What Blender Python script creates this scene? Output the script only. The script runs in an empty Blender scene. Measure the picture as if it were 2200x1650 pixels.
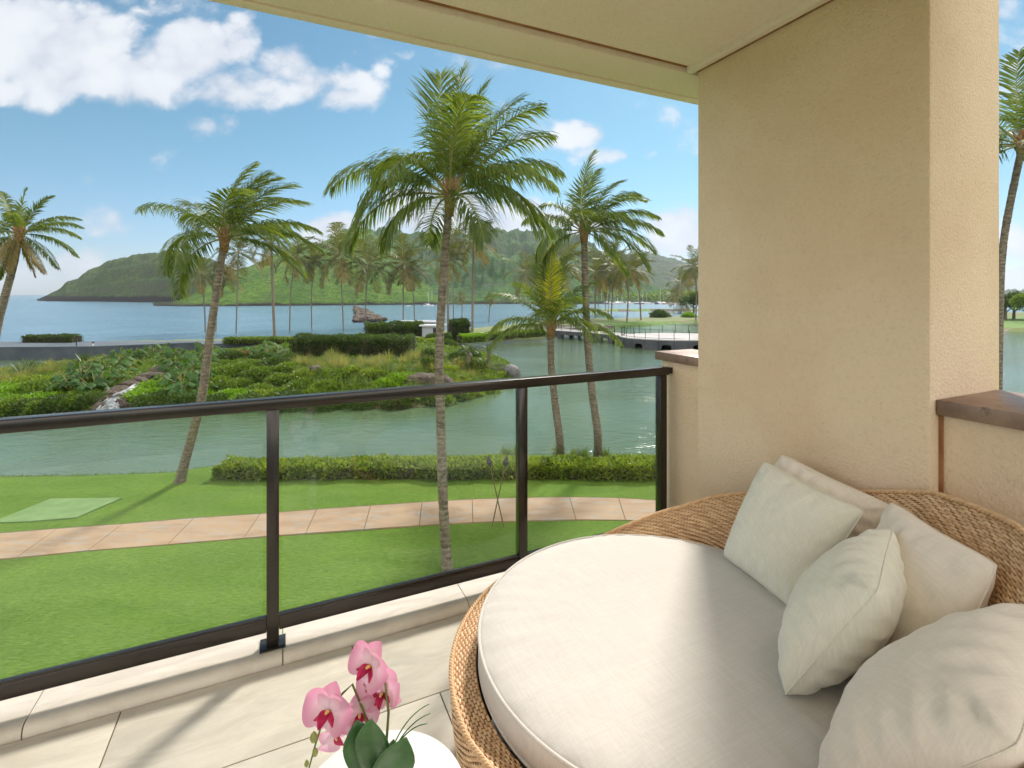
import bpy, math, random
import numpy as np
from mathutils import Vector, Matrix
S = bpy.context.scene
COL = S.collection
R = math.radians
rng = np.random.default_rng(7)
random.seed(7)

# ------------------------------------------------------------------ camera, sky, sun, exposure
CZ = 6.2                      # eye height above the lawn (z = 0)
FL = 1069.0                   # focal length in photograph pixels
HZ = 632.0                    # row of the horizon in the photograph
cam_d = bpy.data.cameras.new('camera'); cam = bpy.data.objects.new('camera', cam_d); COL.objects.link(cam)
cam.location = (0, 0, CZ); cam.rotation_euler = (R(90), 0, 0)
cam_d.sensor_width = 36; cam_d.lens = FL / 2200 * 36
cam_d.shift_y = -(825 - HZ) / 2200
cam_d.clip_start = 0.05; cam_d.clip_end = 30000
S.camera = cam
SUN_AZ, SUN_EL = 22.0, 43.0
SKY_STRENGTH = 0.15
SUN_STRENGTH = 2.0
sd = bpy.data.lights.new('sun', 'SUN'); sd.energy = SUN_STRENGTH; sd.angle = R(7.0); sd.color = (1.0, 0.92, 0.81)
so = bpy.data.objects.new('sun', sd); COL.objects.link(so)
tosun = Vector((math.sin(R(SUN_AZ)) * math.cos(R(SUN_EL)), math.cos(R(SUN_AZ)) * math.cos(R(SUN_EL)), math.sin(R(SUN_EL))))
so.rotation_euler = tosun.to_track_quat('Z', 'Y').to_euler()
so.location = tosun * 300
S.view_settings.view_transform = 'Standard'; S.view_settings.look = 'None'
S.view_settings.gamma = 1; S.view_settings.use_curve_mapping = False
S.view_settings.exposure = 1.33
S.cycles.max_bounces = 10; S.cycles.diffuse_bounces = 5; S.cycles.glossy_bounces = 4
S.cycles.transparent_max_bounces = 16; S.cycles.transmission_bounces = 6; S.cycles.volume_bounces = 0
S.cycles.sample_clamp_indirect = 6; S.cycles.caustics_reflective = False; S.cycles.caustics_refractive = False
S.cycles.use_denoising = True
S.cycles.use_adaptive_sampling = True; S.cycles.adaptive_threshold = 0.025

class NT:
    """small helper for node trees"""
    def __init__(s, tree): s.t = tree
    def n(s, typ, ins=None, **kw):
        nd = s.t.nodes.new(typ)
        for k, v in kw.items(): setattr(nd, k, v)
        for k, v in (ins or {}).items():
            i = nd.inputs[k]
            if isinstance(v, bpy.types.NodeSocket): s.t.links.new(v, i)
            else: i.default_value = v
        return nd
    def m(s, op, a, b=0.0, c=None, clamp=False):
        ins = {0: a, 1: b}
        if c is not None: ins[2] = c
        return s.n('ShaderNodeMath', ins, operation=op, use_clamp=clamp).outputs[0]
    def mix(s, f, a, b, blend='MIX'):
        nd = s.n('ShaderNodeMix', data_type='RGBA', blend_type=blend)
        for k, v in ((0, f), (6, a), (7, b)):
            i = nd.inputs[k]
            if isinstance(v, bpy.types.NodeSocket): s.t.links.new(v, i)
            else: i.default_value = v if k == 0 else (tuple(v) + (1,))[:4]
        return nd.outputs[2]
    def noise(s, vec, scale, detail=4, rough=0.55, dist=0.0, out=0):
        ins = {'Scale': scale, 'Detail': detail, 'Roughness': rough, 'Distortion': dist}
        if vec is not None: ins['Vector'] = vec
        return s.n('ShaderNodeTexNoise', ins).outputs[out]
    def ss(s, x, lo, hi):
        return s.n('ShaderNodeMapRange', {0: x, 1: lo, 2: hi, 3: 0.0, 4: 1.0}, interpolation_type='SMOOTHSTEP').outputs[0]

w = bpy.data.worlds.new('World'); S.world = w; w.use_nodes = True
w.node_tree.nodes.clear(); T = NT(w.node_tree)
sky = T.n('ShaderNodeTexSky', sky_type='NISHITA', sun_disc=False, sun_elevation=R(SUN_EL), sun_rotation=R(SUN_AZ),
          altitude=0, air_density=1.0, dust_density=0.3, ozone_density=3.0).outputs[0]
vec = T.n('ShaderNodeTexCoord').outputs['Generated']
sp = T.n('ShaderNodeSeparateXYZ', {0: vec})
X, Y, Z = sp.outputs
yy = T.m('MAXIMUM', Y, 0.05)
px, pz = T.m('DIVIDE', X, yy), T.m('DIVIDE', Z, yy)
front = T.ss(Y, 0.25, 0.4)
cvec = T.n('ShaderNodeCombineXYZ', {0: px, 1: T.m('MULTIPLY', pz, 1.25), 2: 0.3}).outputs[0]
warp = T.n('ShaderNodeVectorMath', {0: cvec, 1: T.n('ShaderNodeVectorMath', {0: T.noise(cvec, 9, 4, .6, 0, 1), 'Scale': .09}, operation='SCALE').outputs[0]}, operation='ADD').outputs[0]
nz1 = T.noise(warp, 5.0, 9, 0.62)
def puffs(sc): return T.m('SUBTRACT', .5, T.n('ShaderNodeTexVoronoi', {'Vector': warp, 'Scale': sc, 'Smoothness': .55}, feature='SMOOTH_F1').outputs[0])
pf = T.m('ADD', T.m('MULTIPLY', puffs(9.), .55), T.m('MULTIPLY', puffs(22.), .32))
nz2 = T.noise(vec, 3.2, 7, 0.6)
# clouds as they stand in the sky: centre and radii as tangents of azimuth and elevation
CL = [(60, 90, 190, 115, 1), (190, 150, 180, 75, 1), (300, 165, 150, 75, 1), (415, 120, 105, 72, 1), (500, 190, 130, 52, 1), (250, 95, 60, 60, .75),
      (90, 185, 160, 55, .8), (525, 85, 50, 62, .95), (620, 135, 80, 55, 1), (680, 170, 85, 50, 1), (745, 195, 88, 46, 1), (815, 158, 26, 20, .6), (455, 268, 70, 36, .8),
      (390, -5, 190, 38, .4), (1255, 290, 62, 36, .8), (1310, 335, 90, 26, .75), (1395, 338, 25, 18, .6), (235, 475, 75, 40, .75), (170, 585, 130, 50, .95),
      (90, 605, 220, 36, .9), (880, 430, 60, 36, 1.0), (1000, 465, 180, 55, 1.0), (1040, 500, 260, 60, 1.1), (715, 500, 75, 48, 1.1), (1475, 490, 95, 75, 1.1), (1420, 540, 90, 40, .8),
      (1560, 540, 190, 90, .75), (1330, 545, 120, 30, .5), (2250, 60, 160, 160, .55), (2230, 520, 120, 40, .7), (2190, 600, 200, 26, .6)]
acc = None
for (u, v, ru, rv, k) in CL:
    a = T.m('MULTIPLY', T.m('SUBTRACT', px, (u - 1100) / FL), FL / ru / 1.3)
    b = T.m('MULTIPLY', T.m('SUBTRACT', pz, (HZ - v) / FL), FL / rv / 1.3)
    q = T.m('MULTIPLY', T.m('MAXIMUM', T.m('SUBTRACT', 1.0, T.m('ADD', T.m('MULTIPLY', a, a), T.m('MULTIPLY', b, b))), 0.0), k)
    acc = q if acc is None else T.m('SMOOTH_MAX', acc, q, 0.12)
body = T.m('ADD', T.m('ADD', acc, T.m('MULTIPLY', T.m('SUBTRACT', nz1, 0.5), 2.3)), T.m('MULTIPLY', pf, 1.15))
cf = T.m('MULTIPLY', T.ss(body, 0.24, 0.80), T.ss(acc, 0.0, 0.10))
cb = T.ss(nz2, 0.42, 0.56)
cov = T.m('ADD', T.m('MULTIPLY', cf, front), T.m('MULTIPLY', cb, T.m('SUBTRACT', 1.0, front)))
cov = T.m('MULTIPLY', cov, T.ss(Z, -0.01, 0.04))
cov = T.m('MULTIPLY', cov, 0.92)
shade = T.ss(T.m('ADD', T.m('MULTIPLY', body, .6), T.m('ADD', T.m('MULTIPLY', pf, 1.2), T.m('MULTIPLY', T.noise(warp, 3, 5), 0.6))), 0.25, 1.25)
ccol = T.mix(shade, (1.75, 1.88, 2.15), (2.5, 2.55, 2.65))
ccol = T.mix(front, (8.6, 7.9, 7.0), ccol)        # clouds out of view, made brighter and warmer to light the balcony
skyt = T.mix(1.0, sky, T.mix(T.ss(Z, 0.0, 0.30), (0.23, 0.285, 0.345), (0.20, 0.315, 0.295)), 'MULTIPLY')
bg = T.n('ShaderNodeBackground', {0: T.mix(cov, skyt, ccol), 1: SKY_STRENGTH})
T.n('ShaderNodeOutputWorld', {0: bg.outputs[0]})

# ------------------------------------------------------------------ places
def PX(u, v, z=0.0):
    d = FL * (CZ - z) / (v - HZ)
    return Vector(((u - 1100) / FL * d, d, z))
def PD(u, v, d):
    return Vector(((u - 1100) / FL * d, d, CZ + (HZ - v) / FL * d))
CA, SA = math.cos(R(24.85)), math.sin(R(24.85))
FZ = CZ - 1.60                # balcony floor
def L(a, b, z=0.0):           # balcony frame: a along the railing, b outwards, z above the balcony floor
    return Vector((a * CA - b * SA, a * SA + b * CA, FZ + z))
BROT = R(24.85)

# ------------------------------------------------------------------ object helpers
def tag(o, label=None, cat=None, group=None, kind=None):
    if label: o['label'] = label
    if cat: o['category'] = cat
    if group: o['group'] = group
    if kind: o['kind'] = kind
    return o
def empty(name, loc, label=None, cat=None, group=None, rz=0.0):
    o = bpy.data.objects.new(name, None); COL.objects.link(o); o.location = loc; o.rotation_euler = (0, 0, rz)
    o.empty_display_size = 0.2
    return tag(o, label, cat, group)
def link(name, me, parent=None, loc=None, rz=None):
    o = bpy.data.objects.new(name, me); COL.objects.link(o)
    if parent is not None: o.parent = parent
    if loc is not None: o.location = loc
    if rz is not None: o.rotation_euler = (0, 0, rz)
    return o
def mesh(name, verts, faces, mat=None, smooth=False):
    me = bpy.data.meshes.new(name)
    verts = np.asarray(verts, dtype=np.float32)
    if isinstance(faces, np.ndarray):
        nv = faces.shape[1]; nf = faces.shape[0]
        me.vertices.add(len(verts)); me.vertices.foreach_set('co', verts.ravel())
        me.loops.add(nf * nv); me.loops.foreach_set('vertex_index', faces.ravel().astype(np.int32))
        me.polygons.add(nf); me.polygons.foreach_set('loop_start', np.arange(0, nf * nv, nv, dtype=np.int32))
        me.update(calc_edges=True); me.validate()
    else:
        me.from_pydata([tuple(map(float, v)) for v in verts], [], faces); me.update()
    if mat is not None:
        for mm in (mat if isinstance(mat, (list, tuple)) else [mat]): me.materials.append(mm)
    if smooth: me.polygons.foreach_set('use_smooth', [True] * len(me.polygons))
    return me
class MB:
    """collects shapes, then makes one mesh"""
    def __init__(s): s.v = []; s.f = []
    def add(s, vs, fs):
        o = len(s.v); s.v += [tuple(v) for v in vs]; s.f += [tuple(i + o for i in f) for f in fs]
    def box(s, c, d, rz=0.0, bev=0.0):
        x, y, z = d[0] / 2, d[1] / 2, d[2] / 2
        if bev <= 0:
            vs = [(-x, -y, -z), (x, -y, -z), (x, y, -z), (-x, y, -z), (-x, -y, z), (x, -y, z), (x, y, z), (-x, y, z)]
            fs = [(0, 3, 2, 1), (4, 5, 6, 7), (0, 1, 5, 4), (1, 2, 6, 5), (2, 3, 7, 6), (3, 0, 4, 7)]
        else:
            import bmesh
            bm = bmesh.new(); bmesh.ops.create_cube(bm, size=1)
            bmesh.ops.scale(bm, vec=d, verts=bm.verts)
            bmesh.ops.bevel(bm, geom=bm.edges[:], offset=bev, segments=2, affect='EDGES', profile=0.5)
            bm.verts.index_update(); vs = [tuple(v.co) for v in bm.verts]; fs = [tuple(v.index for v in f.verts) for f in bm.faces]; bm.free()
        ca, sa = math.cos(rz), math.sin(rz)
        s.add([(c[0] + v[0] * ca - v[1] * sa, c[1] + v[0] * sa + v[1] * ca, c[2] + v[2]) for v in vs], fs)
        return s
    def tube(s, pts, rad, n=8, cap=True):
        pts = [Vector(p) for p in pts]; m = len(pts)
        if not hasattr(rad, '__len__'): rad = [rad] * m
        vs = []; up = None
        for i, p in enumerate(pts):
            t = (pts[min(i + 1, m - 1)] - pts[max(i - 1, 0)]).normalized()
            if up is None: up = Vector((1, 0, 0)) if abs(t.x) < 0.8 else Vector((0, 1, 0))
            a = t.cross(up).normalized(); b = t.cross(a).normalized(); up = -t.cross(a).cross(t).normalized() if False else up
            for k in range(n):
                g = 2 * math.pi * k / n
                vs.append(p + (a * math.cos(g) + b * math.sin(g)) * rad[i])
        fs = [(i * n + k, i * n + (k + 1) % n, (i + 1) * n + (k + 1) % n, (i + 1) * n + k) for i in range(m - 1) for k in range(n)]
        if cap: fs += [tuple(range(n - 1, -1, -1)), tuple((m - 1) * n + k for k in range(n))]
        s.add(vs, fs); return s
    def lathe(s, prof, n=32, c=(0, 0, 0), cap=True):
        m = len(prof)
        vs = [(c[0] + r * math.cos(2 * math.pi * k / n), c[1] + r * math.sin(2 * math.pi * k / n), c[2] + z) for r, z in prof for k in range(n)]
        fs = [(i * n + k, i * n + (k + 1) % n, (i + 1) * n + (k + 1) % n, (i + 1) * n + k) for i in range(m - 1) for k in range(n)]
        if cap: fs += [tuple(range(n - 1, -1, -1)), tuple((m - 1) * n + k for k in range(n))]
        s.add(vs, fs); return s
    def mesh(s, name, mat, smooth=False): return mesh(name, s.v, s.f, mat, smooth)
    def obj(s, name, mat, parent=None, loc=None, rz=None, smooth=False):
        return link(name, s.mesh(name, mat, smooth), parent, loc, rz)
def autosmooth(o, ang=35):
    me = o.data
    try:
        me.polygons.foreach_set('use_smooth', [True] * len(me.polygons)); me.set_sharp_from_angle(angle=R(ang))
    except Exception: pass
    return o

# ------------------------------------------------------------------ numpy noise
_perm = np.random.default_rng(11).permutation(4096)
_val = np.random.default_rng(12).random(4096)
def vnoise(x, y):
    xi = np.floor(x).astype(np.int64); yi = np.floor(y).astype(np.int64); xf = x - xi; yf = y - yi
    h = lambda a, b: _val[(_perm[(a) & 4095] + b) & 4095]
    u = xf * xf * (3 - 2 * xf); v = yf * yf * (3 - 2 * yf)
    return (h(xi, yi) * (1 - u) + h(xi + 1, yi) * u) * (1 - v) + (h(xi, yi + 1) * (1 - u) + h(xi + 1, yi + 1) * u) * v
def fbm(x, y, o=5, ridged=False):
    s = 0; a = .5; x = np.asarray(x, float); y = np.asarray(y, float)
    for i in range(o):
        n = vnoise(x + 17.3 * i, y - 9.1 * i)
        s = s + a * (1 - abs(2 * n - 1) if ridged else n); a *= .5; x = x * 2.03; y = y * 2.03
    return s

# ------------------------------------------------------------------ materials
def newmat(name):
    m = bpy.data.materials.new(name); m.use_nodes = True; m.node_tree.nodes.clear(); return m, NT(m.node_tree)
def finish(t, sh, disp=None): t.n('ShaderNodeOutputMaterial', {0: sh})
def pbr(t, col, rough=0.6, bump=None, bs=0.3, bd=0.01, **kw):
    ins = {'Base Color': col if isinstance(col, bpy.types.NodeSocket) else tuple(col) + (1,), 'Roughness': rough}
    for k, v in kw.items(): ins[k.replace('_', ' ')] = v
    if bump is not None:
        ins['Normal'] = t.n('ShaderNodeBump', {'Strength': bs, 'Distance': bd, 'Height': bump}).outputs[0]
    return t.n('ShaderNodeBsdfPrincipled', ins).outputs[0]
def coords(t, kind='Object'): return t.n('ShaderNodeTexCoord').outputs[kind]
def pos(t): return t.n('ShaderNodeNewGeometry').outputs['Position']
def mp(t, vec, scale=(1, 1, 1), rot=(0, 0, 0)): return t.n('ShaderNodeMapping', {0: vec, 3: scale, 2: rot}).outputs[0]
def simple(name, c1, c2=None, rough=0.6, nscale=8, bscale=60, bs=0.2, bd=0.004, lo=.35, hi=.65, **kw):
    m, t = newmat(name); p = pos(t)
    col = c1 if c2 is None else t.mix(t.ss(t.noise(p, nscale, 5), lo, hi), c1, c2)
    finish(t, pbr(t, col, rough, t.noise(p, bscale, 4) if bs > 0 else None, bs, bd, **kw)); return m
def leafmat(name, c1, c2, trans=0.35, rough=0.45, spec=0.4, big=0.35):
    """leaves: colour differs from leaf to leaf and from clump to clump, light passes through"""
    m, t = newmat(name)
    g = t.n('ShaderNodeNewGeometry'); rnd = g.outputs['Random Per Island']
    nz = t.noise(g.outputs['Position'], big, 3)
    f = t.m('ADD', t.m('MULTIPLY', rnd, .65), t.m('MULTIPLY', t.ss(nz, .35, .65), .35))
    col = t.mix(f, c1, c2)
    p = pbr(t, col, rough, Specular_IOR_Level=spec)
    tr = t.n('ShaderNodeBsdfTranslucent', {0: t.mix(1.0, col, (1.9, 1.75, 0.7), 'MULTIPLY')}).outputs[0]
    finish(t, t.n('ShaderNodeMixShader', {0: trans, 1: p, 2: tr}).outputs[0]); return m

M = {}
def stucco(name, c1, c2):
    m, t = newmat(name); p = pos(t)
    col = t.mix(t.ss(t.noise(p, 1.6, 6), .3, .7), c1, c2)
    col = t.mix(t.m('MULTIPLY', t.ss(t.noise(p, 60, 4, .7), .5, .72), .22), col, tuple(x * .6 for x in c1))
    vo = t.n('ShaderNodeTexVoronoi', {'Vector': p, 'Scale': 120.0}, feature='SMOOTH_F1').outputs[0]
    h = t.m('ADD', t.m('MULTIPLY', vo, .6), t.noise(p, 75, 6, .75))
    finish(t, pbr(t, col, .9, h, .85, .006, Specular_IOR_Level=.15)); return m
M['stucco'] = stucco('stucco', (.77, .58, .405), (.85, .675, .50))
M['ceiling'] = stucco('ceiling_plaster', (.95, .77, .72), (.96, .81, .76))
m, t = newmat('tile'); g = t.n('ShaderNodeNewGeometry'); p = g.outputs['Position']; oi = t.n('ShaderNodeObjectInfo').outputs['Random']
pv = t.n('ShaderNodeVectorMath', {0: mp(t, p, (1, 1, 1), (0, 0, -BROT)), 1: t.n('ShaderNodeCombineXYZ', {0: t.m('MULTIPLY', oi, 40.), 1: t.m('MULTIPLY', oi, 13.)}).outputs[0]}, operation='ADD').outputs[0]
n1 = t.noise(mp(t, pv, (2.2, 7, 1)), 1.6, 7, .62, .8); n2 = t.noise(pv, 160, 4, .7)
col = t.mix(t.ss(n1, .3, .72), (.55, .495, .425), (.69, .63, .55)); col = t.mix(t.m('MULTIPLY', t.ss(n2, .5, .75), .22), col, (.38, .32, .25))
col = t.mix(t.m('MULTIPLY', oi, .12), col, (.52, .47, .40))
finish(t, pbr(t, col, .55, t.m('ADD', n1, t.m('MULTIPLY', n2, .3)), .12, .003)); M['tile'] = m
M['grout'] = simple('grout', (.22, .145, .085), (.30, .21, .13), .9)
M['bronze'] = simple('bronze_aluminium', (.024, .019, .016), (.034, .027, .023), .26, 3, 700, .05, .0006, Metallic=.5, Coat_Weight=.35, Coat_Roughness=.12)
m, t = newmat('copper_cap'); p = pos(t)
col = t.mix(t.ss(t.noise(p, 5, 7, .65), .35, .65), (.20, .125, .09), (.33, .22, .165)); col = t.mix(t.m('MULTIPLY', t.ss(t.noise(p, 24, 5), .6, .72), .7), col, (.06, .04, .035))
finish(t, pbr(t, col, .42, t.noise(p, 30, 4), .15, .004, Metallic=.35)); M['cap'] = m
M['rustjoint'] = simple('rusty_sealant', (.26, .10, .035), (.36, .17, .07), .8)
m, t = newmat('clear_glass')
bf = t.n('ShaderNodeNewGeometry').outputs['Backfacing']      # thin pane: the same small reflection from either side
fr = t.n('ShaderNodeFresnel', {0: t.m('ADD', 1.38, t.m('MULTIPLY', bf, 1 / 1.38 - 1.38))}).outputs[0]
tp = t.n('ShaderNodeBsdfTransparent', {0: (.965, .985, .972, 1)}).outputs[0]; gl = t.n('ShaderNodeBsdfGlossy', {0: (.95, 1, .97, 1), 1: .005}).outputs[0]
finish(t, t.n('ShaderNodeMixShader', {0: fr, 1: tp, 2: gl}).outputs[0]); M['glass'] = m
def linen(name, c1, c2, wr=1.0):
    m, t = newmat(name); o = coords(t); p = pos(t)
    wv = t.m('ADD', t.noise(mp(t, o, (900, 60, 300)), 1, 2), t.noise(mp(t, o, (60, 900, 300)), 1, 2))
    slub = t.m('ADD', t.noise(mp(t, o, (260, 9, 30)), 1, 3), t.noise(mp(t, o, (9, 260, 30)), 1, 3))
    col = t.mix(t.ss(slub, .8, 1.25), c1, c2); col = t.mix(t.m('MULTIPLY', t.ss(wv, .8, 1.3), .10), col, tuple(x * .75 for x in c1))
    h = t.m('ADD', t.m('MULTIPLY', wv, .15), t.m('MULTIPLY', t.noise(mp(t, o, (1, 1, 1)), 9, 3, .5, 1.2), 2.2 * wr))
    finish(t, pbr(t, col, .95, h, .5, .004, Specular_IOR_Level=.15, Sheen_Weight=.25)); return m
M['cream'] = linen('cream_linen', (.63, .595, .565), (.68, .645, .615), .5)
M['beige'] = linen('beige_linen', (.80, .71, .62), (.85, .765, .68))
M['sage'] = linen('sage_linen', (.74, .71, .61), (.80, .77, .67))
m, t = newmat('rattan'); g = t.n('ShaderNodeNewGeometry'); p = g.outputs['Position']
col = t.mix(g.outputs['Random Per Island'], (.56, .31, .145), (.82, .55, .31)); col = t.mix(t.m('MULTIPLY', t.ss(t.noise(p, 200, 3), .45, .7), .5), col, (.80, .60, .40))
finish(t, pbr(t, col, .38, t.noise(p, 400, 3), .2, .001, Specular_IOR_Level=.5)); M['rattan'] = m
M['rattan_core'] = simple('rattan_core', (.30, .15, .06), (.38, .20, .09), .8)  # dark brown shell behind the strands, shade of the gaps put into its colour
M['white'] = simple('white_lacquer', (.80, .79, .77), None, .3, bs=0)
M['silver'] = simple('brushed_silver', (.55, .53, .50), None, .3, bs=0, Metallic=.9)
# ground
m, t = newmat('lawn'); p = pos(t)
f = t.noise(mp(t, p, (.35, 1.0, 1)), 1.1, 8, .62); f2 = t.noise(mp(t, p, (1.8, 6.5, 3)), 3.4, 6, .75, .5); f3 = t.noise(mp(t, p, (3, 8, 9)), 4.0, 3, .8)
col = t.mix(t.ss(f, .34, .66), (0.075, 0.150, 0.015), (0.105, 0.190, 0.024)); col = t.mix(t.m('MULTIPLY', t.ss(f2, .48, .64), .55), col, (0.16, 0.235, 0.052))
col = t.mix(t.m('MULTIPLY', t.ss(f2, .50, .34), .65), col, (0.037, 0.085, 0.009)); col = t.mix(t.m('MULTIPLY', t.ss(f3, .52, .68), .35), col, (0.222, 0.281, 0.089))
col = t.mix(t.m('MULTIPLY', t.ss(f3, .48, .34), .35), col, (0.037, 0.081, 0.009))
finish(t, pbr(t, col, .85, t.m('ADD', t.m('MULTIPLY', f2, .6), f3), .55, .035, Specular_IOR_Level=.12)); M['lawn'] = m
m, t = newmat('soil'); p = pos(t); col = t.mix(t.ss(t.noise(p, .7, 7), .35, .65), (.075, .10, .022), (.15, .125, .065))
finish(t, pbr(t, col, .9, t.noise(p, 5, 6, .7), .8, .1)); M['soil'] = m
m, t = newmat('strand'); p = pos(t); n_ = t.noise(mp(t, p, (.35, 1, 1)), .35, 6)
col = t.mix(t.ss(n_, .36, .46), (.22, .19, .145), (.11, .155, .035)); col = t.mix(t.m('MULTIPLY', t.ss(t.noise(p, 3, 5), .45, .6), .3), col, (.25, .22, .15))
finish(t, pbr(t, col, .9, t.noise(p, 6, 5), .4, .05)); M['strand'] = m
m, t = newmat('green_turf'); p = pos(t); col = t.mix(t.ss(t.noise(p, .9, 5), .35, .65), (.08, .17, .03), (.12, .21, .04))
col = t.mix(t.m('MULTIPLY', t.ss(t.noise(p, 5, 5), .5, .7), .4), col, (.24, .30, .09)); finish(t, pbr(t, col, .9, t.noise(p, 14, 5), .5, .05)); M['green_turf'] = m
m, t = newmat('lake_bed'); finish(t, pbr(t, (.06, .07, .05), .9)); M['bed'] = m
m, t = newmat('path_concrete'); p = pos(t)
n_ = t.noise(mp(t, p, (.5, 1.3, 1)), 1.7, 7, .6, .6)
col = t.mix(t.ss(n_, .3, .7), (.27, .175, .105), (.36, .25, .165)); col = t.mix(t.m('MULTIPLY', t.ss(t.noise(mp(t, p, (.6, 2, 1)), 2.4, 5), .48, .66), .75), col, (.29, .255, .22))
finish(t, pbr(t, col, .8, t.noise(p, 60, 5), .3, .006)); M['path'] = m
M['joint'] = simple('dark_joint', (.10, .07, .045), None, .9)
M['hatch'] = simple('green_hatch', (.12, .21, .065), (.16, .255, .09), .7, 2.5, 30, .3, .01)
def water(name, c, rough, s1, s2, st, refl=.5):
    m, t = newmat(name); p = pos(t)
    h = t.m('ADD', t.noise(mp(t, p, (s1, s1 * 2.3, 1), (0, 0, R(18))), 1, 4, .6, .4), t.m('MULTIPLY', t.noise(mp(t, p, (s2, s2 * 1.8, 1), (0, 0, R(-12))), 1, 3, .6), .35))
    gust = t.ss(t.noise(mp(t, p, (.03, .06, 1), (0, 0, R(-20))), 1, 4, .5, .8), .36, .62)
    h = t.m('MULTIPLY', h, t.m('ADD', .35, t.m('MULTIPLY', gust, .9)))
    col = t.mix(t.ss(t.noise(p, .05, 4), .35, .65), c, tuple(x * 1.2 for x in c))
    finish(t, pbr(t, col, rough, h, st, .2, IOR=1.33, Specular_IOR_Level=refl)); return m
M['lagoon'] = water('lagoon_water', (.075, .115, .062), .05, 1.0, 4.2, .36)
M['sea'] = water('sea_water', (.085, .16, .22), .25, .35, 1.3, .6)
m, t = newmat('waterfall'); p = pos(t); f = t.noise(mp(t, p, (9, 2, 2)), 1, 5, .7)
finish(t, pbr(t, t.mix(t.ss(f, .4, .6), (.05, .06, .06), (.40, .42, .43)), .3, f, .8, .05)); M['fall'] = m
m, t = newmat('rock'); p = pos(t)
col = t.mix(t.ss(t.noise(p, 1.3, 7, .65), .35, .65), (.045, .034, .026), (.115, .088, .066)); col = t.mix(t.m('MULTIPLY', t.ss(t.noise(p, 4, 5), .55, .65), .4), col, (.20, .175, .145))
finish(t, pbr(t, col, .85, t.noise(p, 4, 9, .7), .9, .15)); M['rock'] = m
M['greyrock'] = simple('grey_rock', (.10, .10, .10), (.20, .20, .19), .85, 2, 8, .8, .08)
M['wall_brown'] = simple('brown_wall', (.085, .06, .05), (.125, .09, .072), .85, .6, 12, .4, .02)
M['wall_grey'] = simple('bridge_concrete', (.045, .05, .062), (.075, .08, .09), .8, .6, 12, .3, .02)
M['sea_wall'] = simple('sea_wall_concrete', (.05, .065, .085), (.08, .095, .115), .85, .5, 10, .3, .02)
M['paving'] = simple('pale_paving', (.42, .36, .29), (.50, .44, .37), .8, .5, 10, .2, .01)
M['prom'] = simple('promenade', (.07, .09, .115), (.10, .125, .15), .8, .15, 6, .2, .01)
M['deck'] = simple('pale_deck', (.30, .29, .29), (.37, .36, .36), .8, .5, 10, .2, .01)
M['asphalt'] = simple('asphalt', (.12, .10, .09), (.17, .145, .13), .9, .3, 10, .2, .01)
M['black'] = simple('black_metal', (.015, .015, .017), None, .5, bs=0)
# plants
M['frond'] = leafmat('frond_leaf', (.066, .112, .030), (.165, .22, .058), .46, .5, .3, .9)
M['frond_far'] = leafmat('frond_leaf_far', (.050, .072, .022), (.145, .155, .045), .36, .5, .3, .3)
M['frond_dry'] = leafmat('frond_dry_leaf', (0.160, 0.128, 0.048), (0.256, 0.208, 0.088), .3, .6, .2, .5)
M['frond_young'] = leafmat('frond_young_leaf', (.26, .32, .022), (.58, .52, .035), .5, .45, .35, .9)
M['rachis'] = simple('frond_rachis', (.20, .21, .05), (.30, .26, .09), .5, 2, bs=0)
m, t = newmat('palm_bark'); g = t.n('ShaderNodeNewGeometry'); p = g.outputs['Position']
rings = t.n('ShaderNodeTexWave', {'Vector': mp(t, p, (.25, .25, 1)), 'Scale': 2.6, 'Distortion': 3.5, 'Detail': 4., 'Detail Scale': 2.5}, wave_type='BANDS', bands_direction='Z').outputs[1]
n_ = t.noise(mp(t, p, (1, 1, 2.2)), 7, 8, .75, .6); col = t.mix(t.ss(n_, .36, .62), (.085, .066, .050), (.27, .225, .175))
col = t.mix(t.m('MULTIPLY', t.ss(rings, .5, .95), .30), col, (.07, .055, .043)); col = t.mix(t.m('MULTIPLY', t.ss(t.noise(p, 26, 4), .6, .7), .5), col, (.40, .38, .34))
finish(t, pbr(t, col, .9, t.m('ADD', t.m('MULTIPLY', rings, -.35), n_), .9, .02)); M['bark'] = m
M['fibre'] = simple('palm_fibre', (.17, .085, .035), (.32, .19, .09), .9, 14, 60, .8, .02)
M['leaf_mid'] = leafmat('shrub_leaf', (0.060, 0.116, 0.018), (0.152, 0.240, 0.040), .35)
M['leaf_bright'] = leafmat('bright_leaf', (0.096, 0.208, 0.014), (0.184, 0.336, 0.028), .40)
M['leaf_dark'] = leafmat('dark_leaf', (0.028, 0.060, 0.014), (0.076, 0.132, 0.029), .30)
M['leaf_hedge'] = leafmat('hedge_leaf', (0.088, 0.160, 0.020), (0.240, 0.320, 0.048), .38, .35, .55, 2.)
M['leaf_broad'] = leafmat('broad_leaf', (.026, .075, .018), (.085, .175, .040), .34, .5, .22)
M['leaf_red'] = leafmat('red_leaf', (0.104, 0.020, 0.012), (0.240, 0.068, 0.024), .35)
M['leaf_silver'] = leafmat('silver_leaf', (0.096, 0.136, 0.096), (0.192, 0.240, 0.176), .3)
M['leaf_gold'] = leafmat('golden_leaf', (0.272, 0.192, 0.024), (0.400, 0.288, 0.040), .35)
M['grass_tan'] = leafmat('tall_grass', (0.120, 0.160, 0.044), (0.272, 0.272, 0.120), .4, .6, .2)
M['grass_green'] = leafmat('green_grass', (0.060, 0.112, 0.020), (0.136, 0.200, 0.048), .4)
M['twig'] = simple('twigs', (.07, .045, .026), (.13, .085, .05), .9, 6, 40, .5, .02)
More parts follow.
